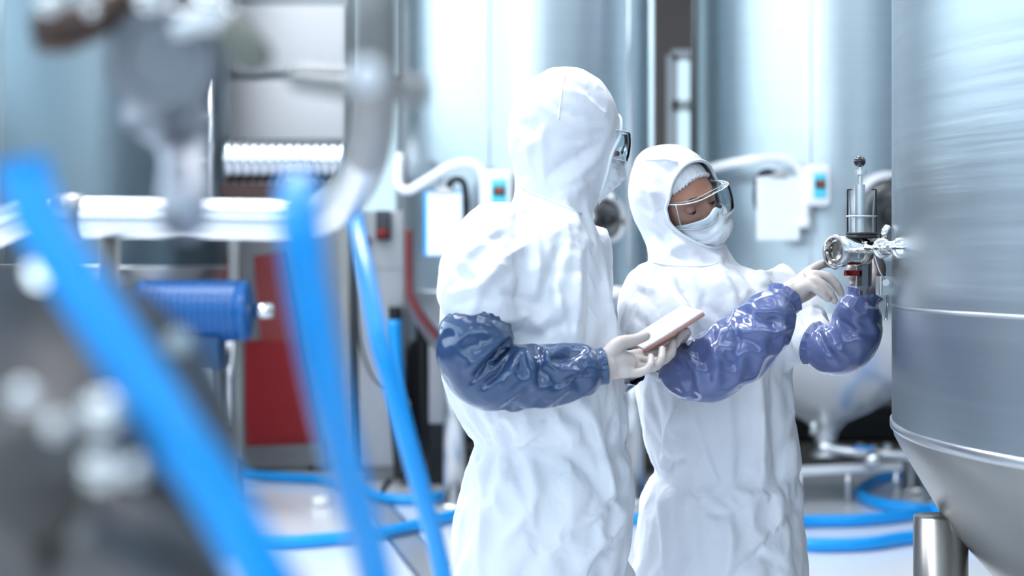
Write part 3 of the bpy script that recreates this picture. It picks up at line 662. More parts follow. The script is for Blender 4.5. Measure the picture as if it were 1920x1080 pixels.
def person(name, label, M, D0, torso, arms, legs, hoodp, hoodr, neck, opening, waist_y, folds, seed, vox=.020, shoulder=None):
    p0 = px((torso[-1][1]+torso[-1][2])/2, HOR, D0); root = thing(name, label, 'person', (p0.x, D0, 0))
    Q = lambda x, y, dy=0: px(x, y, D0+dy)
    # inner body: one continuous surface
    b = G()
    def ring_loft(g, rows, shrink=0.0, seg=40, ex=2.4):
        v = []; f = []
        for (y, xl, xr, hd, *dc) in rows:
            c = Q((xl+xr)/2, y, dc[0] if dc else 0); hw = (xr-xl)/2/FPX*(D0+(dc[0] if dc else 0))-shrink; h = hd-shrink
            for k_ in range(seg):
                a = 2*PI*k_/seg; ca, sa = math.cos(a), math.sin(a); r = (abs(ca)**ex+abs(sa)**ex)**(-1/ex)
                v.append(c+Vector((hw*r*ca, h*r*sa, 0)))
        m = len(rows)
        for i in range(m-1):
            for k_ in range(seg): k2 = (k_+1) % seg; f.append((i*seg+k_, (i+1)*seg+k_, (i+1)*seg+k2, i*seg+k2))
        f.append(tuple(range(seg))); f.append(tuple((m-1)*seg+k_ for k_ in range(seg-1, -1, -1)))
        g.add(v, f)
    ring_loft(b, torso, .045)
    for a in arms: b.tube([Q(*q) for q, r in a], [min(r*.5, .034) for q, r in a], 16)
    for l in legs: b.tube([Q(*q) if len(q) == 3 else Vector(q[:3]) for q, r in l], [r*.6 for q, r in l], 16)
    b.tube([M @ Vector((0, .01, -.05)), Q(*neck[1])], [.05, .06], 20)
    BV, BF = fuse(b, .012, 3)
    hv, hf = head_mesh(M); n = len(BV)
    body = obj('body', (list(map(tuple, BV))+hv, BF+[tuple(i+n for i in q) for q in hf]), skin_m, root)
    # coverall with hood
    g = G(); ring_loft(g, torso)
    for a in arms: g.tube([Q(*q) for q, r in a], [r for q, r in a], 24)
    for l in legs: g.tube([Q(*q) if len(q) == 3 else Vector(q[:3]) for q, r in l], [r for q, r in l], 24)
    for c, r in hoodp: g.ball((0, 0, 0), 1, 32, M=M @ Matrix.Translation(c) @ Matrix.Diagonal((*r, 1)))
    g.tube([M @ Vector(neck[0])]+[Q(*q) for q in neck[1:]], hoodr, 24, sub=4)
    V, F = fuse(g, vox, 5)
    Mi = np.array(M.inverted()); hw, zb, zt, yb = opening; zc = (zt+zb)/2; hh = (zt-zb)/2
    def local(X): return X @ Mi[:3, :3].T+Mi[:3, 3]
    L_ = local(V); e = (L_[:, 0]/hw)**2+((L_[:, 2]-zc)/hh)**2
    inside = (e < 1) & (L_[:, 1] < yb) & (L_[:, 1] > -.17)
    F = [f for f in F if not all(inside[i] for i in f)]
    used = sorted({i for f in F for i in f}); mp = {i: k_ for k_, i in enumerate(used)}
    V = V[used]; F = [tuple(mp[i] for i in f) for f in F]
    cnt = {}
    for f in F:
        for i in range(len(f)): k_ = (min(f[i], f[(i+1) % len(f)]), max(f[i], f[(i+1) % len(f)])); cnt[k_] = cnt.get(k_, 0)+1
    bd = sorted({i for k_, c in cnt.items() if c == 1 for i in k_})
    L_ = local(V); Mn = np.array(M)
    for i in bd:
        q = L_[i]; s = math.sqrt((q[0]/hw)**2+((q[2]-zc)/hh)**2); q = np.array((q[0]/s, q[1], zc+(q[2]-zc)/s)); V[i] = Mn[:3, :3] @ q+Mn[:3, 3]
    zw = Q(0, waist_y).z
    def pin(X):
        l = local(X); e = np.sqrt((l[:, 0]/hw)**2+((l[:, 2]-zc)/hh)**2)
        p = np.where((l[:, 1] < yb+.03) & (l[:, 1] > -.17) & (e < 1.12), 1.0, 0.0)
        return np.maximum(p, np.where(X[:, 2] < .12, 1, 0)+.55*np.exp(-((X[:, 2]-zw)/.008)**2))
    def grow_at(base):
        def gr(m, d):
            hor = 1-np.abs(d[:, 2]); w = np.exp(-((m[:, 2]-zw)/.07)**2)
            l = local(m); hd = np.exp(-((l*l).sum(1)/.14**2)**2)
            return base*(1-.7*hd)*(.35+.9*hor)+.035*w*hor
        return gr
    V, F = crumple(V, F, grow_at(.040), 45, .012, -.018, .020, .6, seed, pin, .007, 4.5)
    V, F = subdivide(V, F); V = fold_in(V, F, folds); V, F = crumple(V, F, grow_at(.016), 30, .012, -.010, .012, .45, seed+3, pin, .003, 16)
    V, F = subdivide(V, F); V, F = crumple(V, F, grow_at(.018), 26, .015, -.005, .006, .35, seed+5, pin, .0012, 34)
    cov = obj('coverall', (V.tolist(), F), suit_m, root)
    ms = cov.modifiers.new('s', 'SUBSURF'); ms.levels = 1; ms.render_levels = 1
    # elastic trim round the hood opening
    bm = bmesh.new(); bm.from_mesh(cov.data); ed = [e for e in bm.edges if e.is_boundary]; loops = []
    adj = {}
    for e in ed:
        for a, c in ((e.verts[0], e.verts[1]), (e.verts[1], e.verts[0])): adj.setdefault(a.index, []).append(c.index)
    co = {v.index: v.co.copy() for v in bm.verts}; bm.free()
    left = set(adj)
    while left:
        s = left.pop(); lp = [s]; cur = s
        while True:
            nx = [q for q in adj[cur] if q in left]
            if not nx: break
            cur = nx[0]; left.discard(cur); lp.append(cur)
        if len(lp) > 30: loops.append([co[i] for i in lp])
    for lp in loops:
        m = len(lp); lp = [sum((lp[(i+q) % m] for q in range(-4, 5)), Vector())/9 for i in range(m)]
        lp = lp[::3]; lp.append(lp[0]); obj('hood_trim', G().tube(lp, .0038, 10, cap=False, sub=3).d, hood_in, cov)
    return root, body, cov, Q
def drape(cov, pts, r, name, m, parent, lift=.0005, n=60, D_=None):
    """a seam sewn on the garment: follow the surface under the given line"""
    from mathutils.bvhtree import BVHTree
    t = BVHTree.FromPolygons([v.co for v in cov.data.vertices], [tuple(p.vertices) for p in cov.data.polygons])
    P = [Vector((a, b, 0)) for a, b in pts]; L = []
    for i in range(len(P)-1):
        k_ = max(2, int((P[i+1]-P[i]).length/5))
        for j in range(k_): L.append(P[i].lerp(P[i+1], j/k_))
    out = []; eye = Vector((0, 0, EYE))
    for q in L:
        d = (px(q.x, q.y, 3)-eye).normalized(); h = t.ray_cast(eye, d)
        if h[0] is not None: out.append(h[0]+h[1]*lift)
    if len(out) < 4: return None
    for _ in range(2): out = [out[0]]+[(out[i-1]+out[i]*2+out[i+1])/4 for i in range(1, len(out)-1)]+[out[-1]]
    return obj(name, G().tube(out[::2], r, 8, sub=2).d, m, parent)
def oversleeve(name, root, Q, rows, m, seed, flare=.012, label=None, folds=()):
    P = [Q(*q) for q, r in rows]; R = [r for q, r in rows]
    # resample at an even spacing
    g = G().tube(P, R, 8, cap=False, sub=24); k_ = len(g.v)//8
    cs = [sum((g.v[i*8+j] for j in range(8)), Vector())/8 for i in range(k_)]; rs = [(g.v[i*8]-cs[i]).length for i in range(k_)]
    s = [0]
    for i in range(1, k_): s.append(s[-1]+(cs[i]-cs[i-1]).length)
    n = int(s[-1]/.0095); cc = []; rr = []
    for i in range(n+1):
        t = s[-1]*i/n; j = min(k_-2, max(q for q in range(k_) if s[q] <= t+1e-9)); w_ = (t-s[j])/max(1e-9, s[j+1]-s[j]); cc.append(cs[j].lerp(cs[j+1], w_)); rr.append(rs[j]*(1-w_)+rs[j+1]*w_)
    d0 = (cc[0]-cc[1]).normalized(); d1 = (cc[-1]-cc[-2]).normalized()
    c2 = [cc[0]+d0*.014, cc[0]+d0*.007]+cc+[cc[-1]+d1*.007, cc[-1]+d1*.014]; r2 = [rr[0]+flare*.6, rr[0]+flare*.3]+rr+[rr[-1]+flare*.6, rr[-1]+flare]
    seg = 44; g = G().tube(c2, r2, seg, cap=False, sub=1)
    V = np.array([tuple(v) for v in g.v]); F = g.f; Cn = np.array([tuple(c) for c in c2]).repeat(seg, 0)
    ends = np.zeros(len(V))
    for i in (2, len(c2)-3): ends[i*seg:(i+1)*seg] = 1
    Ve = V[ends > 0]
    def pin(X):
        d = np.full(len(X), 9.0)
        for e in Ve: d = np.minimum(d, ((X-e)**2).sum(1))
        return (np.sqrt(d) < .004)*1.0
    V, F = crumple(V, F, lambda m_, d: np.full(len(m_), .055), 50, .008, -.012, .012, .4, seed, pin, .006, 16, gravity=0)
    V, F = subdivide(V, F); V = fold_in(V, F, folds); V, F = crumple(V, F, lambda m_, d: np.full(len(m_), .022), 40, .012, -.006, .006, .35, seed+1, pin, .0015, 40)
    o = obj(name, (V.tolist(), F), m, root); ms = o.modifiers.new('s', 'SUBSURF'); ms.levels = 1; ms.render_levels = 1
    so = o.modifiers.new('t', 'SOLIDIFY'); so.thickness = .0006
    if label: o['label'] = label
    return o
def glove(name, root, Q, wrist, mcps, digits, thumb, rw=.030, label=None, rf=.0088):
    """five separate bent fingers on a palm"""
    g = G(); W = [Q(*q) for q in wrist]; K = [Q(*q) for q in mcps]
    g.tube(W, [rw]*len(W), 20)
    for i, k_ in enumerate(K):
        s = W[-1].lerp(K[i], .15); g.tube([s, s.lerp(k_, .5), k_], [.017, .0155, .0115], 16)
    kc = sum(K, Vector())/4; g.tube([W[-1], W[-1].lerp(kc, .4), W[-1].lerp(kc, .85)], [rw*.94, rw*.92, rw*.72], 20); g.ball(W[-1], rw*.95, 20)
    for i in range(3):
        a = K[i].lerp(K[i+1], .5); s = W[-1]; g.tube([s, a], [.016, .0105], 16)
    for i, dg_ in enumerate(digits):
        P = [K[i]]+[Q(*q) for q in dg_]; r = rf*(1, 1.03, .98, .86)[i]
        g.tube(P, [r*1.18, r*1.08, r, r*.88][:len(P)], 16, sub=5); g.ball(P[-1], r*.88, 12)
        for q in P[:-1]: g.ball(q, r*1.14, 12)
    T = [Q(*q) for q in thumb]; g.tube(T, [.0175, .0145, .0118, .0098][:len(T)], 16, sub=5); g.ball(T[-1], .0098, 12)
    V, F = fuse(g, .0026, 4)
    o = obj(name, (V.tolist(), F), glove_m, root); ms = o.modifiers.new('s', 'SUBSURF'); ms.levels = 1; ms.render_levels = 1
    # rolled cuff
    d = (W[0]-W[1]).normalized(); c = W[0]+d*.002
    obj('cuff', G().lathe([(rw*.98, -.002), (rw*1.08, .0), (rw*1.02, .003), (rw*.9, .002)], 40, axis(c, d)).d, glove_m, o)
    if label: o['label'] = label
    return o
def face_gear(root, M, yel=1.0, cap=(.084, .104, .126), hairline=.058, full=True, body=None, gw=.074, front=0.0, mw=1.0):
    T = lambda x, y, z: M @ Vector((x, y, z))
    # mask
    v = []; f = []; nt_, ns = 64, 40
    for j in range(ns+1):
        s = j/ns
        for i in range(nt_+1):
            t = -1+2*i/nt_; A = t*math.radians(80)
            ztop = -.020+.013*math.exp(-(t/.16)**2)-.010*abs(t); zbot = -.122+.045*abs(t)**1.5; z = ztop+(zbot-ztop)*s
            ry = .118+.016*math.sin(PI*min(1, s*1.15))**1.2-.028*max(0, s-.55)/.45
            ry += .007*math.exp(-(t/.22)**2)*math.exp(-((s-.2)/.3)**2)
            pl_ = .0065*(((s*4.0) % 1.0)-.5)*(abs(t)**.5)*(1-abs(2*s-1)**4); ry += pl_
            w_ = noise.fractal(Vector((t*3, s*3, 7*yel)), 1, 2, 3)*.006+.006*abs(noise.noise(Vector((t*2+s*5, s*2-t*4, yel*3))))
            rx = .078*mw*(1-.10*s)+w_
            v.append(T(rx*math.sin(A), -(ry+w_)*math.cos(A)**.9+.004, z))
    for j in range(ns):
        for i in range(nt_): a = j*(nt_+1)+i; f.append((a, a+1, a+nt_+2, a+nt_+1))
    mk_ = obj('face_mask', (v, f), mask_m, root); so = mk_.modifiers.new('t', 'SOLIDIFY'); so.thickness = .0015
    g = G()
    for s in (0, ns):
        g.tube([v[s*(nt_+1)+i]+Vector((0, 0, 0)) for i in range(0, nt_+1, 3)], .0012, 8, sub=2)
    for e in (0, nt_): g.tube([v[j*(nt_+1)+e] for j in range(0, ns+1, 4)], .003, 8, sub=2)
    obj('edging', g.d, mask_m, mk_)
    for sx in (-1, 1):
        obj('ear_loop', G().tube([T(sx*.076*mw, -.018, -.034), T(sx*.083*mw, .002, -.015), T(sx*.083*mw, .012, -.035), T(sx*.078*mw, -.004, -.075)], .0018, 8).d, mask_m, mk_)
        g = G(); p = T(sx*.0765*mw, -.028, -.058); g.obox(axis(p, M.to_3x3() @ Vector((0, 0, 1)), M.to_3x3() @ Vector((sx*.35, -1, 0))), (-.011, -.001, -.018), (.005, .002, .018), .001)
        obj('side_tape', g.d, mask_m, mk_)
    # goggles: clear wrap-round visor with side shields
    def section(t):   # t -1..1 round the face
        A = t*PI/2; c, s = math.cos(A), math.sin(A); r = (abs(c)**3.2+abs(s)**3.2)**(-1/3.2); return gw*r*s, -.042-.088*r*c
    n = 72; top = []; bot = []; tin = []; bin_ = []
    for i in range(n+1):
        t = -1+2*i/n; x, y = section(t); a = abs(t)
        zt = .029-.004*a; zb_ = -.034+.018*math.exp(-(x/.011)**2)+.004*a
        top.append(Vector((x, y, zt))); bot.append(Vector((x, y, zb_)))
        tin.append(Vector((x*.93, y*.90+.004, zt+.001))); bin_.append(Vector((x*.93, y*.92+.004, zb_-.001)))
    v = []; f = []
    rows = []
    for kx, (A_, B_) in enumerate(((tin, top), (top, bot), (bot, bin_))):
        m = (1, 10, 1)[kx]
        for q in range(m+(kx == 2)):
            w_ = q/m; rows.append([A_[i].lerp(B_[i], w_)+((Vector((0, -.004, 0))*math.sin(PI*w_)) if kx == 1 else Vector()) for i in range(n+1)])
    for r in rows: v += [M @ p for p in r]
    for j in range(len(rows)-1):
        for i in range(n): a = j*(n+1)+i; f.append((a, a+1, a+n+2, a+n+1))
    go = obj('goggles', (v, f), gog_m, root); so = go.modifiers.new('t', 'SOLIDIFY'); so.thickness = .0014
    g = G(); out = [M @ p for p in top+bot[::-1]]; out.append(out[0]); g.tube(out[::2], .0014, 8, sub=2, cap=False)
    inn = [M @ p for p in tin]; g.tube(inn[::2], .001, 8, sub=2)
    obj('rim', g.d, rim_m, go)
    for sx in (-1, 1):
        i0 = 9 if sx < 0 else n-9
        obj('side_bar', G().tube([M @ (top[i0]*1.005), M @ (bot[i0]*1.005)], .0011, 8).d, rim_m, go)
        obj('strap', G().tube([T(sx*gw, -.045, .0), T(sx*(gw+.004), -.01, .004), T(sx*gw, .03, .006)], .004, 10, flat=.35, ref=(0, 0, 1)).d, rim_m, go)
    # hair net
    v = []; f = []; nu, nv = 120, 26
    for j in range(nv+1):
        for i in range(nu):
            th = 2*PI*i/nu; fr = max(0, math.cos(th)); zl = hairline-(1-fr)*.055
            pmax = math.acos(max(-1, min(1, zl/cap[2]))); ph = pmax*j/nv
            rip = 1+.035*abs(noise.noise(Vector((math.sin(th)*7, math.cos(th)*7, j*.22))))*1.6+(.03*math.sin(th*46) if j == nv else .012*math.sin(th*46)*(j/nv)**2)
            v.append(T(cap[0]*rip*math.sin(ph)*math.sin(th), .006-cap[1]*(1+front*fr)*rip*math.sin(ph)*math.cos(th), cap[2]*rip*math.cos(ph)))
    for j in range(nv):
        for i in range(nu): k_ = (i+1) % nu; f.append((j*nu+i, j*nu+k_, (j+1)*nu+k_, (j+1)*nu+i))
    hn = obj('hair_net', (v, f), net_m, root); so = hn.modifiers.new('t', 'SOLIDIFY'); so.thickness = .0015
    ring = []
    for i in range(-100, 101):
        th = PI*i/nu*.95; fr = max(0, math.cos(th)); zl = hairline-(1-fr)*.055+.003; r = math.sin(math.acos(max(-1, min(1, zl/cap[2]))))*1.025; w_ = .0028*math.sin(i*PI*.55)
        ring.append(T((cap[0]*r+w_)*math.sin(th), .006-(cap[1]*(1+front*fr)*r+w_)*math.cos(th), zl+.004*math.sin(i*PI*.5)))
    obj('lace_band', G().tube(ring, .0026, 6, sub=1, cap=False).d, net_m, hn)
    # eyes, lids, brows
    g = G(); gi = G(); lid = G()
    for sx in (-1, 1):
        c = Vector((sx*.031, -.0725, -.001)); g.ball((0, 0, 0), .0122, 24, M=M @ Matrix.Translation(c))
        gi.ball((0, 0, 0), .0060, 16, (1, .5, 1), M=M @ Matrix.Translation(c+Vector((0, -.0098, -.0058))))
        R = Matrix.Rotation(-.15, 4, 'X')
        lid.lathe([(.0133*math.cos(a), .0133*math.sin(a)) for a in [PI/2*(1-q/12) for q in range(13)]], 40, M @ Matrix.Translation(c) @ Matrix.Rotation(math.radians(34), 4, 'X'))
    obj('eye', g.d, eye_m, body); obj('iris', gi.d, iris_m, body); obj('eyelid', lid.d, skin_m, body)
    for sx in (-1, 1):
        c = Vector((sx*.031, -.0725, -.001)); P = []
        for q in range(9):
            a = math.radians(-62+124*q/8); P.append(M @ (c+Matrix.Rotation(math.radians(34), 3, 'X') @ Vector((.0138*math.sin(a), -.0138*math.cos(a), -.0005))))
        obj('eyelashes', G().tube(P, [.0004, .0009, .0012, .0014, .0014, .0014, .0012, .0009, .0004], 8, sub=2).d, hair_m, body)
        P = [M @ Vector((sx*x, y, z)) for x, y, z in ((.012, -.1010, .019), (.024, -.0985, .024), (.038, -.0900, .0255), (.052, -.0760, .019))]
        obj('eyebrow', G().tube(P, [.0022, .003, .0026, .001], 10, sub=4, flat=.5).d, hair_m, body)
    return mk_, go, hn
# ------------------------------------------------------------------ the tall worker with the tablet
DA = 3.15
MA = head_matrix(px(1061, 262, DA+.01), math.radians(113), math.radians(6), math.radians(0))
torsoA = [(384, 990, 1092, .07), (400, 935, 1106, .12), (430, 880, 1116, .17), (480, 850, 1128, .205), (550, 835, 1142, .225), (620, 828, 1157, .23), (690, 826, 1166, .225), (745, 845, 1168, .215), (800, 876, 1168, .20),
          (829, 897, 1169, .185), (862, 884, 1176, .20), (930, 861, 1184, .215), (1000, 853, 1178, .21), (1080, 849, 1166, .20), (1150, 855, 1160, .18)]
armsA = [[((945, 440, -.06), .085), ((915, 500, -.15), .092), ((903, 560, -.22), .084), ((900, 590, -.24), .072), ((898, 615, -.245), .048), ((890, 660, -.25), .042), ((905, 705, -.25), .040), ((980, 705, -.25), .038), ((1060, 697, -.245), .034), ((1126, 688, -.24), .028)],
         [((1075, 440, .10), .08), ((1078, 520, .14), .08), ((1080, 600, .14), .07), ((1085, 665, .13), .048), ((1130, 690, .10), .045), ((1165, 690, .05), .035), ((1185, 685, .02), .028)]]
legsA = [[((950, 1060, -.05), .12), ((955, 1250, -.04), .105), ((955, 1500, -.03), .10), ((955, 1700, -.03), .085)], [((1085, 1060, .05), .12), ((1085, 1250, .05), .105), ((1085, 1500, .04), .10), ((1085, 1700, .04), .085)]]
foldsA = [
 ([(990, 175), (1020, 200), (1045, 215)], 6, .004), ([(968, 230), (1000, 240), (1020, 225)], 6, -.005), ([(975, 290), (1000, 270), (1018, 262)], 6, .004), ([(972, 330), (995, 318), (1018, 325)], 6, -.005), ([(985, 255), (992, 285), (990, 320)], 5, .004), ([(1065, 150), (1100, 170), (1130, 205)], 6, -.004),
 ([(1018, 222), (1019, 280), (1018, 342)], 4, .004), ([(958, 345), (985, 360), (1030, 372)], 6, -.007),
 ([(1135, 232), (1085, 216), (1040, 200)], 6, -.005), ([(1132, 250), (1080, 262), (1028, 254)], 7, -.005), ([(1128, 268), (1070, 300), (1015, 335)], 9, -.007), ([(1124, 325), (1075, 360), (1040, 372)], 7, .004), ([(1135, 215), (1090, 175), (1050, 165)], 6, .004),
 ([(1128, 290), (1085, 330), (1050, 350)], 6, .004),
 ([(839, 540), (880, 480), (933, 430)], 8, .010), ([(899, 532), (941, 487), (985, 460)], 7, .009), ([(850, 508), (900, 526)], 7, -.008), ([(868, 450), (910, 452), (950, 440)], 7, -.007), ([(845, 552), (899, 538), (954, 495)], 7, .008),
 ([(902, 534), (888, 570), (880, 598)], 6, .007), ([(850, 570), (905, 556), (960, 550)], 6, -.006), ([(950, 549), (1000, 568), (1030, 560)], 7, -.008), ([(1021, 580), (1033, 520), (1050, 465)], 7, -.010), ([(1036, 520), (1050, 585), (1061, 640)], 7, .009),
 ([(1084, 480), (1082, 560), (1074, 645)], 8, .008), ([(1105, 470), (1112, 560), (1105, 640)], 8, -.008), ([(960, 470), (985, 520), (975, 585)], 8, -.009), ([(1000, 440), (1010, 500), (1000, 560)], 8, .008), ([(1128, 500), (1140, 580), (1150, 640)], 7, .006),
 ([(945, 600), (985, 590), (1020, 620)], 8, .010), ([(960, 625), (1010, 628), (1060, 600)], 7, -.008),
 ([(950, 846), (990, 842), (1040, 836)], 5, -.008), ([(944, 800), (952, 825), (953, 845)], 5, -.007), ([(955, 848), (970, 890), (990, 935)], 6, -.008), ([(1020, 800), (985, 825), (958, 842)], 8, .007), ([(1110, 785), (1130, 858), (1148, 928)], 8, .010),
 ([(890, 832), (912, 925), (898, 1060)], 8, .009), ([(925, 838), (918, 880), (915, 930)], 5, -.006), ([(937, 845), (940, 885), (945, 910)], 5, .005), ([(1178, 928), (1140, 950), (1090, 968)], 6, -.008), ([(1165, 945), (1110, 990), (1062, 1010)], 6, -.006), ([(1176, 935), (1130, 965), (1080, 985)], 5, .005),
 ([(938, 1022), (960, 1000), (990, 962)], 8, .007), ([(1112, 1045), (1140, 1010), (1175, 960)], 7, .009), ([(1105, 1085), (1130, 1040), (1165, 1010)], 7, -.010), ([(1060, 850), (1100, 880), (1135, 930)], 9, -.008), ([(1000, 870), (1003, 920), (998, 980)], 8, .006),
 ([(870, 870), (866, 950), (862, 1040)], 8, -.007), ([(1040, 760), (1090, 790), (1120, 840)], 9, -.006)]
rA, bodyA, covA, QA = person('person', 'tall person in white hooded coverall, back half turned, holding a tablet', MA, DA, torsoA, armsA, legsA,
    [((0, .004, .010), (.094, .122, .142)), ((0, -.005, -.045), (.084, .098, .095))], [.088, .082, .095], [(0, .015, -.05), (1040, 375, 0), (1025, 430, 0)], (.070, -.125, .068, -.02), 829, foldsA, 3)
QA_ = QA
face_gear(rA, MA, 1.3, cap=(.079, .102, .118), hairline=.040, body=bodyA, gw=.066, front=.16, mw=.84)
obj('oversleeve', ([], []), vinyl_shaded) if 0 else None
oversleeve('oversleeve', rA, QA, [((899, 603, -.245), .060), ((895, 625, -.25), .068), ((893, 665, -.255), .068), ((915, 702, -.258), .060), ((960, 706, -.258), .059), ((1010, 705, -.255), .058), ((1060, 699, -.25), .053), ((1100, 692, -.245), .045), ((1119, 689, -.242), .033)], vinyl_shaded, 11, .004, 'glossy blue vinyl oversleeve with shade in its colour',
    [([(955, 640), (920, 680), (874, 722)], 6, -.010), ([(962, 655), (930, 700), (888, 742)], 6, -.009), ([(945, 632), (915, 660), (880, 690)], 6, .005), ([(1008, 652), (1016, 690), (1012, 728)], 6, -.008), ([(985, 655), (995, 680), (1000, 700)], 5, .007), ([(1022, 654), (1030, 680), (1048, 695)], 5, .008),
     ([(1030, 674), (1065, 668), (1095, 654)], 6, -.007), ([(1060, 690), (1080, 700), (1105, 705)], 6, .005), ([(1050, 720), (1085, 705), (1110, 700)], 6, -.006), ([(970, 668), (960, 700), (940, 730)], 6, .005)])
oversleeve('oversleeve', rA, QA, [((1082, 608, .14), .062), ((1085, 650, .13), .060), ((1108, 690, .10), .055), ((1150, 695, .07), .048), ((1176, 690, .03), .034)], vinyl_shaded, 12, .004, 'glossy blue vinyl oversleeve with shade in its colour')
glove('glove', rA, QA, [(1112, 689, -.242), (1128, 687, -.24), (1143, 683, -.235)],
      [(1203, 664, -.185), (1200, 677, -.205), (1192, 689, -.228), (1180, 700, -.248)],
      [[(1240, 660, -.175), (1266, 644, -.16), (1279, 622, -.15)], [(1238, 677, -.20), (1258, 662, -.185), (1262, 642, -.175)],
       [(1226, 688, -.228), (1240, 674, -.22), (1242, 655, -.205)], [(1207, 696, -.252), (1220, 684, -.25), (1220, 668, -.235)]],
      [(1140, 668, -.245), (1160, 645, -.24), (1188, 638, -.228), (1211, 630, -.215)], rw=.0300)
glove('glove', rA, QA, [(1178, 688, .03), (1190, 684, .015), (1200, 680, .0)],
      [(1238, 655, -.06), (1236, 660, -.04), (1234, 664, -.02), (1230, 668, .0)],
      [[(1262, 640, -.07), (1280, 628, -.09), (1288, 620, -.11)], [(1262, 645, -.05), (1280, 634, -.07), (1290, 624, -.09)], [(1258, 650, -.03), (1276, 640, -.05), (1286, 630, -.07)], [(1252, 655, -.01), (1268, 646, -.03), (1278, 638, -.05)]],
      [(1200, 672, .02), (1212, 655, .04), (1225, 640, .06), (1240, 630, .06)], rw=.028)
# tablet
ta = thing('tablet', 'white tablet computer in a thin pinkish case held in gloved hands', 'tablet', QA(1255, 628, -.14))
a = QA(1206, 655, -.205); xv = QA(1319, 584, -.195)-a; yv = Vector((-.05, .165, -.014)); Mx = axis(a, xv.cross(yv), xv); Lx = xv.length
obj('case', G().obox(Mx, (0, 0, -.009), (Lx, .175, -.001), .003).d, mat('rose_case', (.42, .20, .17), .4), ta)
obj('body', G().obox(Mx, (.001, .001, -.002), (Lx-.001, .174, .003), .002).d, white_pl, ta)
obj('screen', G().obox(Mx, (.010, .012, .0028), (Lx-.010, .163, .0036)).d, mat('screen_glass', (.55, .60, .68), .05, emit=((.8, .9, 1), .35)), ta, smooth=False)
# ------------------------------------------------------------------ the worker at the valve
DB = 3.45
RB = head_matrix((0, 0, 0), math.radians(33), math.radians(21), math.radians(-27))
hb_ = px(1325, 383, DB-.06)-(RB @ Vector((0, -.095, 0)))
MB_ = Matrix.Translation(hb_) @ RB
torsoB = [(486, 1235, 1350, .07), (500, 1212, 1395, .11), (520, 1195, 1440, .145), (560, 1185, 1465, .165), (620, 1184, 1474, .175), (690, 1192, 1472, .17), (745, 1198, 1478, .168), (800, 1206, 1484, .165), (850, 1219, 1490, .16),
          (887, 1234, 1494, .15), (920, 1210, 1495, .165), (980, 1198, 1500, .18), (1040, 1195, 1506, .185), (1100, 1196, 1508, .18), (1160, 1205, 1500, .17)]
armsB = [[((1235, 535, -.03), .078), ((1228, 590, -.10), .082), ((1245, 640, -.20), .078), ((1268, 675, -.27), .056), ((1320, 695, -.355), .040), ((1400, 640, -.355), .037), ((1462, 570, -.335), .028)],
         [((1425, 525, .02), .07), ((1462, 570, .00), .075), ((1498, 618, -.06), .072), ((1522, 640, -.11), .054), ((1585, 645, -.19), .040), ((1605, 600, -.20), .036), ((1618, 553, -.21), .028)]]
legsB = [[((1275, 1060, -.03), .11), ((1280, 1250, -.03), .10), ((1285, 1500, -.02), .095), ((1285, 1690, -.02), .08)], [((1420, 1060, .03), .11), ((1420, 1250, .03), .10), ((1415, 1500, .03), .095), ((1415, 1690, .03), .08)]]
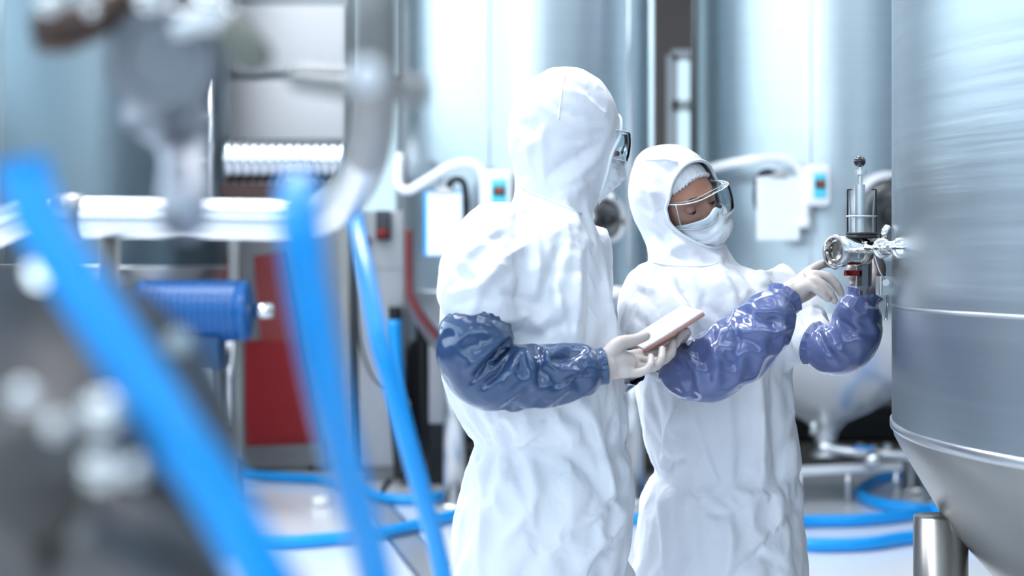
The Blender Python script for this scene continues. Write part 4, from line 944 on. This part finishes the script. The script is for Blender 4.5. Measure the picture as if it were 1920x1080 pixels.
foldsB = [
 ([(1225, 292), (1250, 300), (1285, 312)], 5, .006), ([(1222, 305), (1245, 320), (1262, 330)], 5, -.006), ([(1285, 300), (1265, 285), (1245, 282)], 5, -.005), ([(1202, 350), (1225, 360), (1246, 365)], 6, .005), ([(1204, 385), (1225, 395), (1246, 390)], 6, -.006), ([(1215, 340), (1228, 380), (1225, 420)], 6, .005),
 ([(1210, 425), (1240, 440), (1262, 425)], 6, -.006), ([(1225, 455), (1255, 470), (1285, 462)], 6, .006), ([(1240, 400), (1262, 440), (1300, 480)], 6, .007), ([(1225, 430), (1250, 470), (1290, 492)], 6, -.007), ([(1310, 285), (1320, 300), (1330, 312)], 4, -.004), ([(1290, 280), (1300, 295), (1305, 305)], 4, .004),
 ([(1187, 527), (1212, 540), (1250, 565), (1288, 594)], 6, .009), ([(1200, 548), (1225, 570), (1240, 600)], 6, -.007), ([(1268, 518), (1282, 545), (1297, 570)], 6, -.007), ([(1255, 510), (1275, 560), (1310, 610)], 7, .006), ([(1365, 470), (1395, 505), (1425, 545)], 7, -.008), ([(1345, 505), (1370, 545), (1385, 590)], 7, .007),
 ([(1405, 480), (1430, 520), (1460, 550)], 7, .006), ([(1310, 520), (1325, 570), (1345, 600)], 7, -.005), ([(1188, 590), (1215, 615), (1250, 620)], 6, -.006), ([(1185, 640), (1215, 650), (1245, 640)], 6, .006),
 ([(1421, 690), (1427, 800), (1430, 912)], 7, .010), ([(1450, 690), (1455, 800), (1460, 905)], 7, -.008), ([(1368, 750), (1370, 850), (1372, 912)], 6, .006), ([(1480, 720), (1484, 820), (1488, 905)], 7, .007),
 ([(1238, 888), (1262, 868), (1285, 856)], 5, -.008), ([(1240, 892), (1290, 930), (1355, 968)], 6, -.008), ([(1238, 884), (1250, 820), (1277, 745)], 8, .008), ([(1240, 895), (1262, 905), (1282, 912)], 4, .006), ([(1236, 900), (1240, 940), (1250, 990)], 6, .007),
 ([(1225, 760), (1235, 820), (1240, 870)], 7, -.007), ([(1300, 780), (1320, 850), (1345, 905)], 8, -.006), ([(1372, 916), (1410, 932), (1460, 928)], 5, .007), ([(1459, 930), (1462, 980), (1415, 1030)], 8, .009), ([(1380, 1070), (1420, 1040), (1470, 1060)], 7, -.009), ([(1360, 960), (1372, 1010), (1362, 1075)], 8, .008),
 ([(1412, 1055), (1445, 1000), (1490, 960)], 8, -.007), ([(1240, 960), (1250, 1020), (1248, 1080)], 7, .007), ([(1300, 958), (1340, 965), (1370, 962)], 5, -.004), ([(1480, 560), (1510, 600), (1530, 640)], 6, -.006), ([(1470, 600), (1490, 640), (1510, 680)], 6, .007)]
rB, bodyB, covB, QB = person('person', 'person in white hooded coverall, clear goggles and mask reaching to the valve', MB_, DB, torsoB, armsB, legsB,
    [((0, .006, .006), (.097, .108, .130)), ((0, -.002, -.055), (.086, .088, .105)), ((.01, .055, .080), (.05, .05, .045))], [.082, .085, .09], [(0, .02, -.06), (1290, 470, .0), (1300, 520, .0)], (.083, -.098, .098, -.005), 888, foldsB, 9)
QH = lambda x, y, dy=0: px(x, y, 3.35+dy)
face_gear(rB, MB_, 2.1, cap=(.079, .101, .120), hairline=.060, body=bodyB)
oversleeve('oversleeve', rB, QH, [((1276, 686, -.205), .045), ((1290, 692, -.235), .056), ((1325, 690, -.265), .064), ((1365, 668, -.27), .066), ((1405, 636, -.265), .064), ((1438, 600, -.255), .055), ((1456, 578, -.245), .042), ((1464, 568, -.238), .031)], vinyl_m, 21, .010, 'glossy periwinkle blue vinyl oversleeve',
    [([(1272, 670), (1290, 700), (1300, 745)], 5, -.008), ([(1285, 662), (1305, 690), (1315, 740)], 5, .007), ([(1300, 655), (1322, 685), (1330, 730)], 5, -.007), ([(1330, 640), (1345, 680), (1340, 725)], 6, .006), ([(1375, 600), (1385, 640), (1375, 690)], 6, -.005), ([(1400, 585), (1440, 600), (1470, 600)], 5, -.006), ([(1410, 620), (1450, 625), (1480, 615)], 5, .006)])
oversleeve('oversleeve', rB, QH, [((1536, 648, -.045), .044), ((1552, 652, -.06), .051), ((1580, 650, -.085), .054), ((1600, 625, -.10), .053), ((1606, 598, -.105), .050), ((1611, 576, -.11), .044), ((1616, 562, -.11), .032)], vinyl_m, 22, .010, 'glossy periwinkle blue vinyl oversleeve',
    [([(1535, 620), (1548, 655), (1575, 685)], 5, -.007), ([(1545, 612), (1560, 645), (1590, 680)], 5, .006), ([(1560, 590), (1600, 620), (1640, 630)], 6, -.007), ([(1580, 570), (1610, 590), (1645, 580)], 5, .006)])
glove('glove', rB, QH, [(1456, 577, -.24), (1468, 564, -.235), (1480, 552, -.23)],
      [(1520, 507, -.215), (1528, 515, -.235), (1527, 525, -.252), (1517, 534, -.265)],
      [[(1540, 496, -.195), (1556, 494, -.17), (1566, 500, -.155)], [(1553, 520, -.24), (1569, 536, -.24), (1577, 550, -.235)],
       [(1543, 534, -.258), (1557, 550, -.258), (1565, 564, -.255)], [(1530, 543, -.27), (1543, 553, -.27), (1553, 562, -.268)]],
      [(1486, 558, -.22), (1502, 556, -.205), (1520, 548, -.20), (1538, 536, -.20)], rw=.0265)
glove('glove', rB, QH, [(1617, 556, -.112), (1622, 545, -.11), (1630, 532, -.105)],
      [(1644, 490, -.10), (1645, 502, -.10), (1644, 513, -.10), (1641, 524, -.10)],
      [[(1632, 483, -.085), (1608, 485, -.085), (1596, 490, -.11)], [(1628, 498, -.082), (1606, 500, -.085), (1594, 504, -.115)],
       [(1627, 512, -.082), (1606, 514, -.085), (1595, 518, -.115)], [(1627, 525, -.085), (1607, 527, -.088), (1598, 532, -.115)]],
      [(1640, 535, -.115), (1648, 515, -.135), (1650, 497, -.145), (1645, 485, -.15)], rw=.027)
# boots
for r_, q_, ls, D0 in ((rA, QA, legsA, DA), (rB, QB, legsB, DB)):
    yaw = math.radians(113) if r_ is rA else math.radians(50)
    for l in ls:
        c = q_(*l[-1][0]); c.z = 0; f_ = Vector((math.sin(yaw), -math.cos(yaw), 0))
        g = G().tube([c+Vector((0, 0, .16)), c+Vector((0, 0, .08)), c+f_*.03+Vector((0, 0, .055)), c+f_*.12+Vector((0, 0, .045)), c+f_*.20+Vector((0, 0, .035))], [.06, .062, .055, .05, .033], 20)
        g.tube([c-f_*.03+Vector((0, 0, .052)), c+f_*.05+Vector((0, 0, .05))], [.048, .05], 20)
        V, F = fuse(g, .008, 3); V[:, 2] = np.maximum(V[:, 2], .002); obj('boot', (V.tolist(), F), boot_m, r_)
# seams and closures on the suits
drape(covA, [(1060, 133), (1050, 200), (1046, 235)], .0012, 'hood_seam', hood_in, covA)
drape(covA, [(975, 345), (1000, 362), (1040, 378), (1085, 398), (1100, 404)], .0022, 'hood_seam', hood_in, covA)
drape(covB, [(1222, 492), (1245, 497), (1290, 500), (1330, 498), (1362, 488)], .0026, 'collar_seam', hood_in, covB)
drape(covB, [(1210, 300), (1250, 298), (1280, 308)], .002, 'hood_seam', hood_in, covB)

# every loose piece of a part becomes a part of its own
def islands(o):
    me = o.data; par = list(range(len(me.vertices)))
    def fd(x):
        while par[x] != x: par[x] = par[par[x]]; x = par[x]
        return x
    for e in me.edges: a, b = fd(e.vertices[0]), fd(e.vertices[1]); par[a] = b
    gr = {}
    for i in range(len(par)): gr.setdefault(fd(i), []).append(i)
    L = []
    for g in gr.values():
        co = [me.vertices[i].co for i in g]; lo = [min(c[k] for c in co)-.001 for k in range(3)]; hi = [max(c[k] for c in co)+.001 for k in range(3)]; L.append([set(g), lo, hi])
    ch = True
    while ch:
        ch = False
        for i in range(len(L)):
            for j in range(i+1, len(L)):
                if all(L[i][1][k] <= L[j][2][k] and L[j][1][k] <= L[i][2][k] for k in range(3)):
                    L[i][0] |= L[j][0]; L[i][1] = [min(L[i][1][k], L[j][1][k]) for k in range(3)]; L[i][2] = [max(L[i][2][k], L[j][2][k]) for k in range(3)]; del L[j]; ch = True; break
            if ch: break
    return [l[0] for l in L]
for o in list(S.objects):
    if o.type != 'MESH' or o.parent is None or len(o.data.vertices) > 12000 or o.name.startswith(('grating', 'window_frame', 'lace', 'coverall', 'frame')): continue
    L = islands(o)
    if len(L) < 2: continue
    me = o.data; base = o.name.split('.')[0]; new = []
    for s in L:
        idx = {v: k for k, v in enumerate(sorted(s))}
        nm = bpy.data.meshes.new(base); nm.from_pydata([tuple(me.vertices[v].co) for v in sorted(s)], [], [tuple(idx[v] for v in p.vertices) for p in me.polygons if p.vertices[0] in idx])
        nm.materials.append(me.materials[0]); nm.shade_smooth() if me.polygons[0].use_smooth else nm.shade_flat(); new.append(nm)
    o.data = new[0]
    for nm in new[1:]:
        q = o.copy(); q.data = nm; C.objects.link(q)
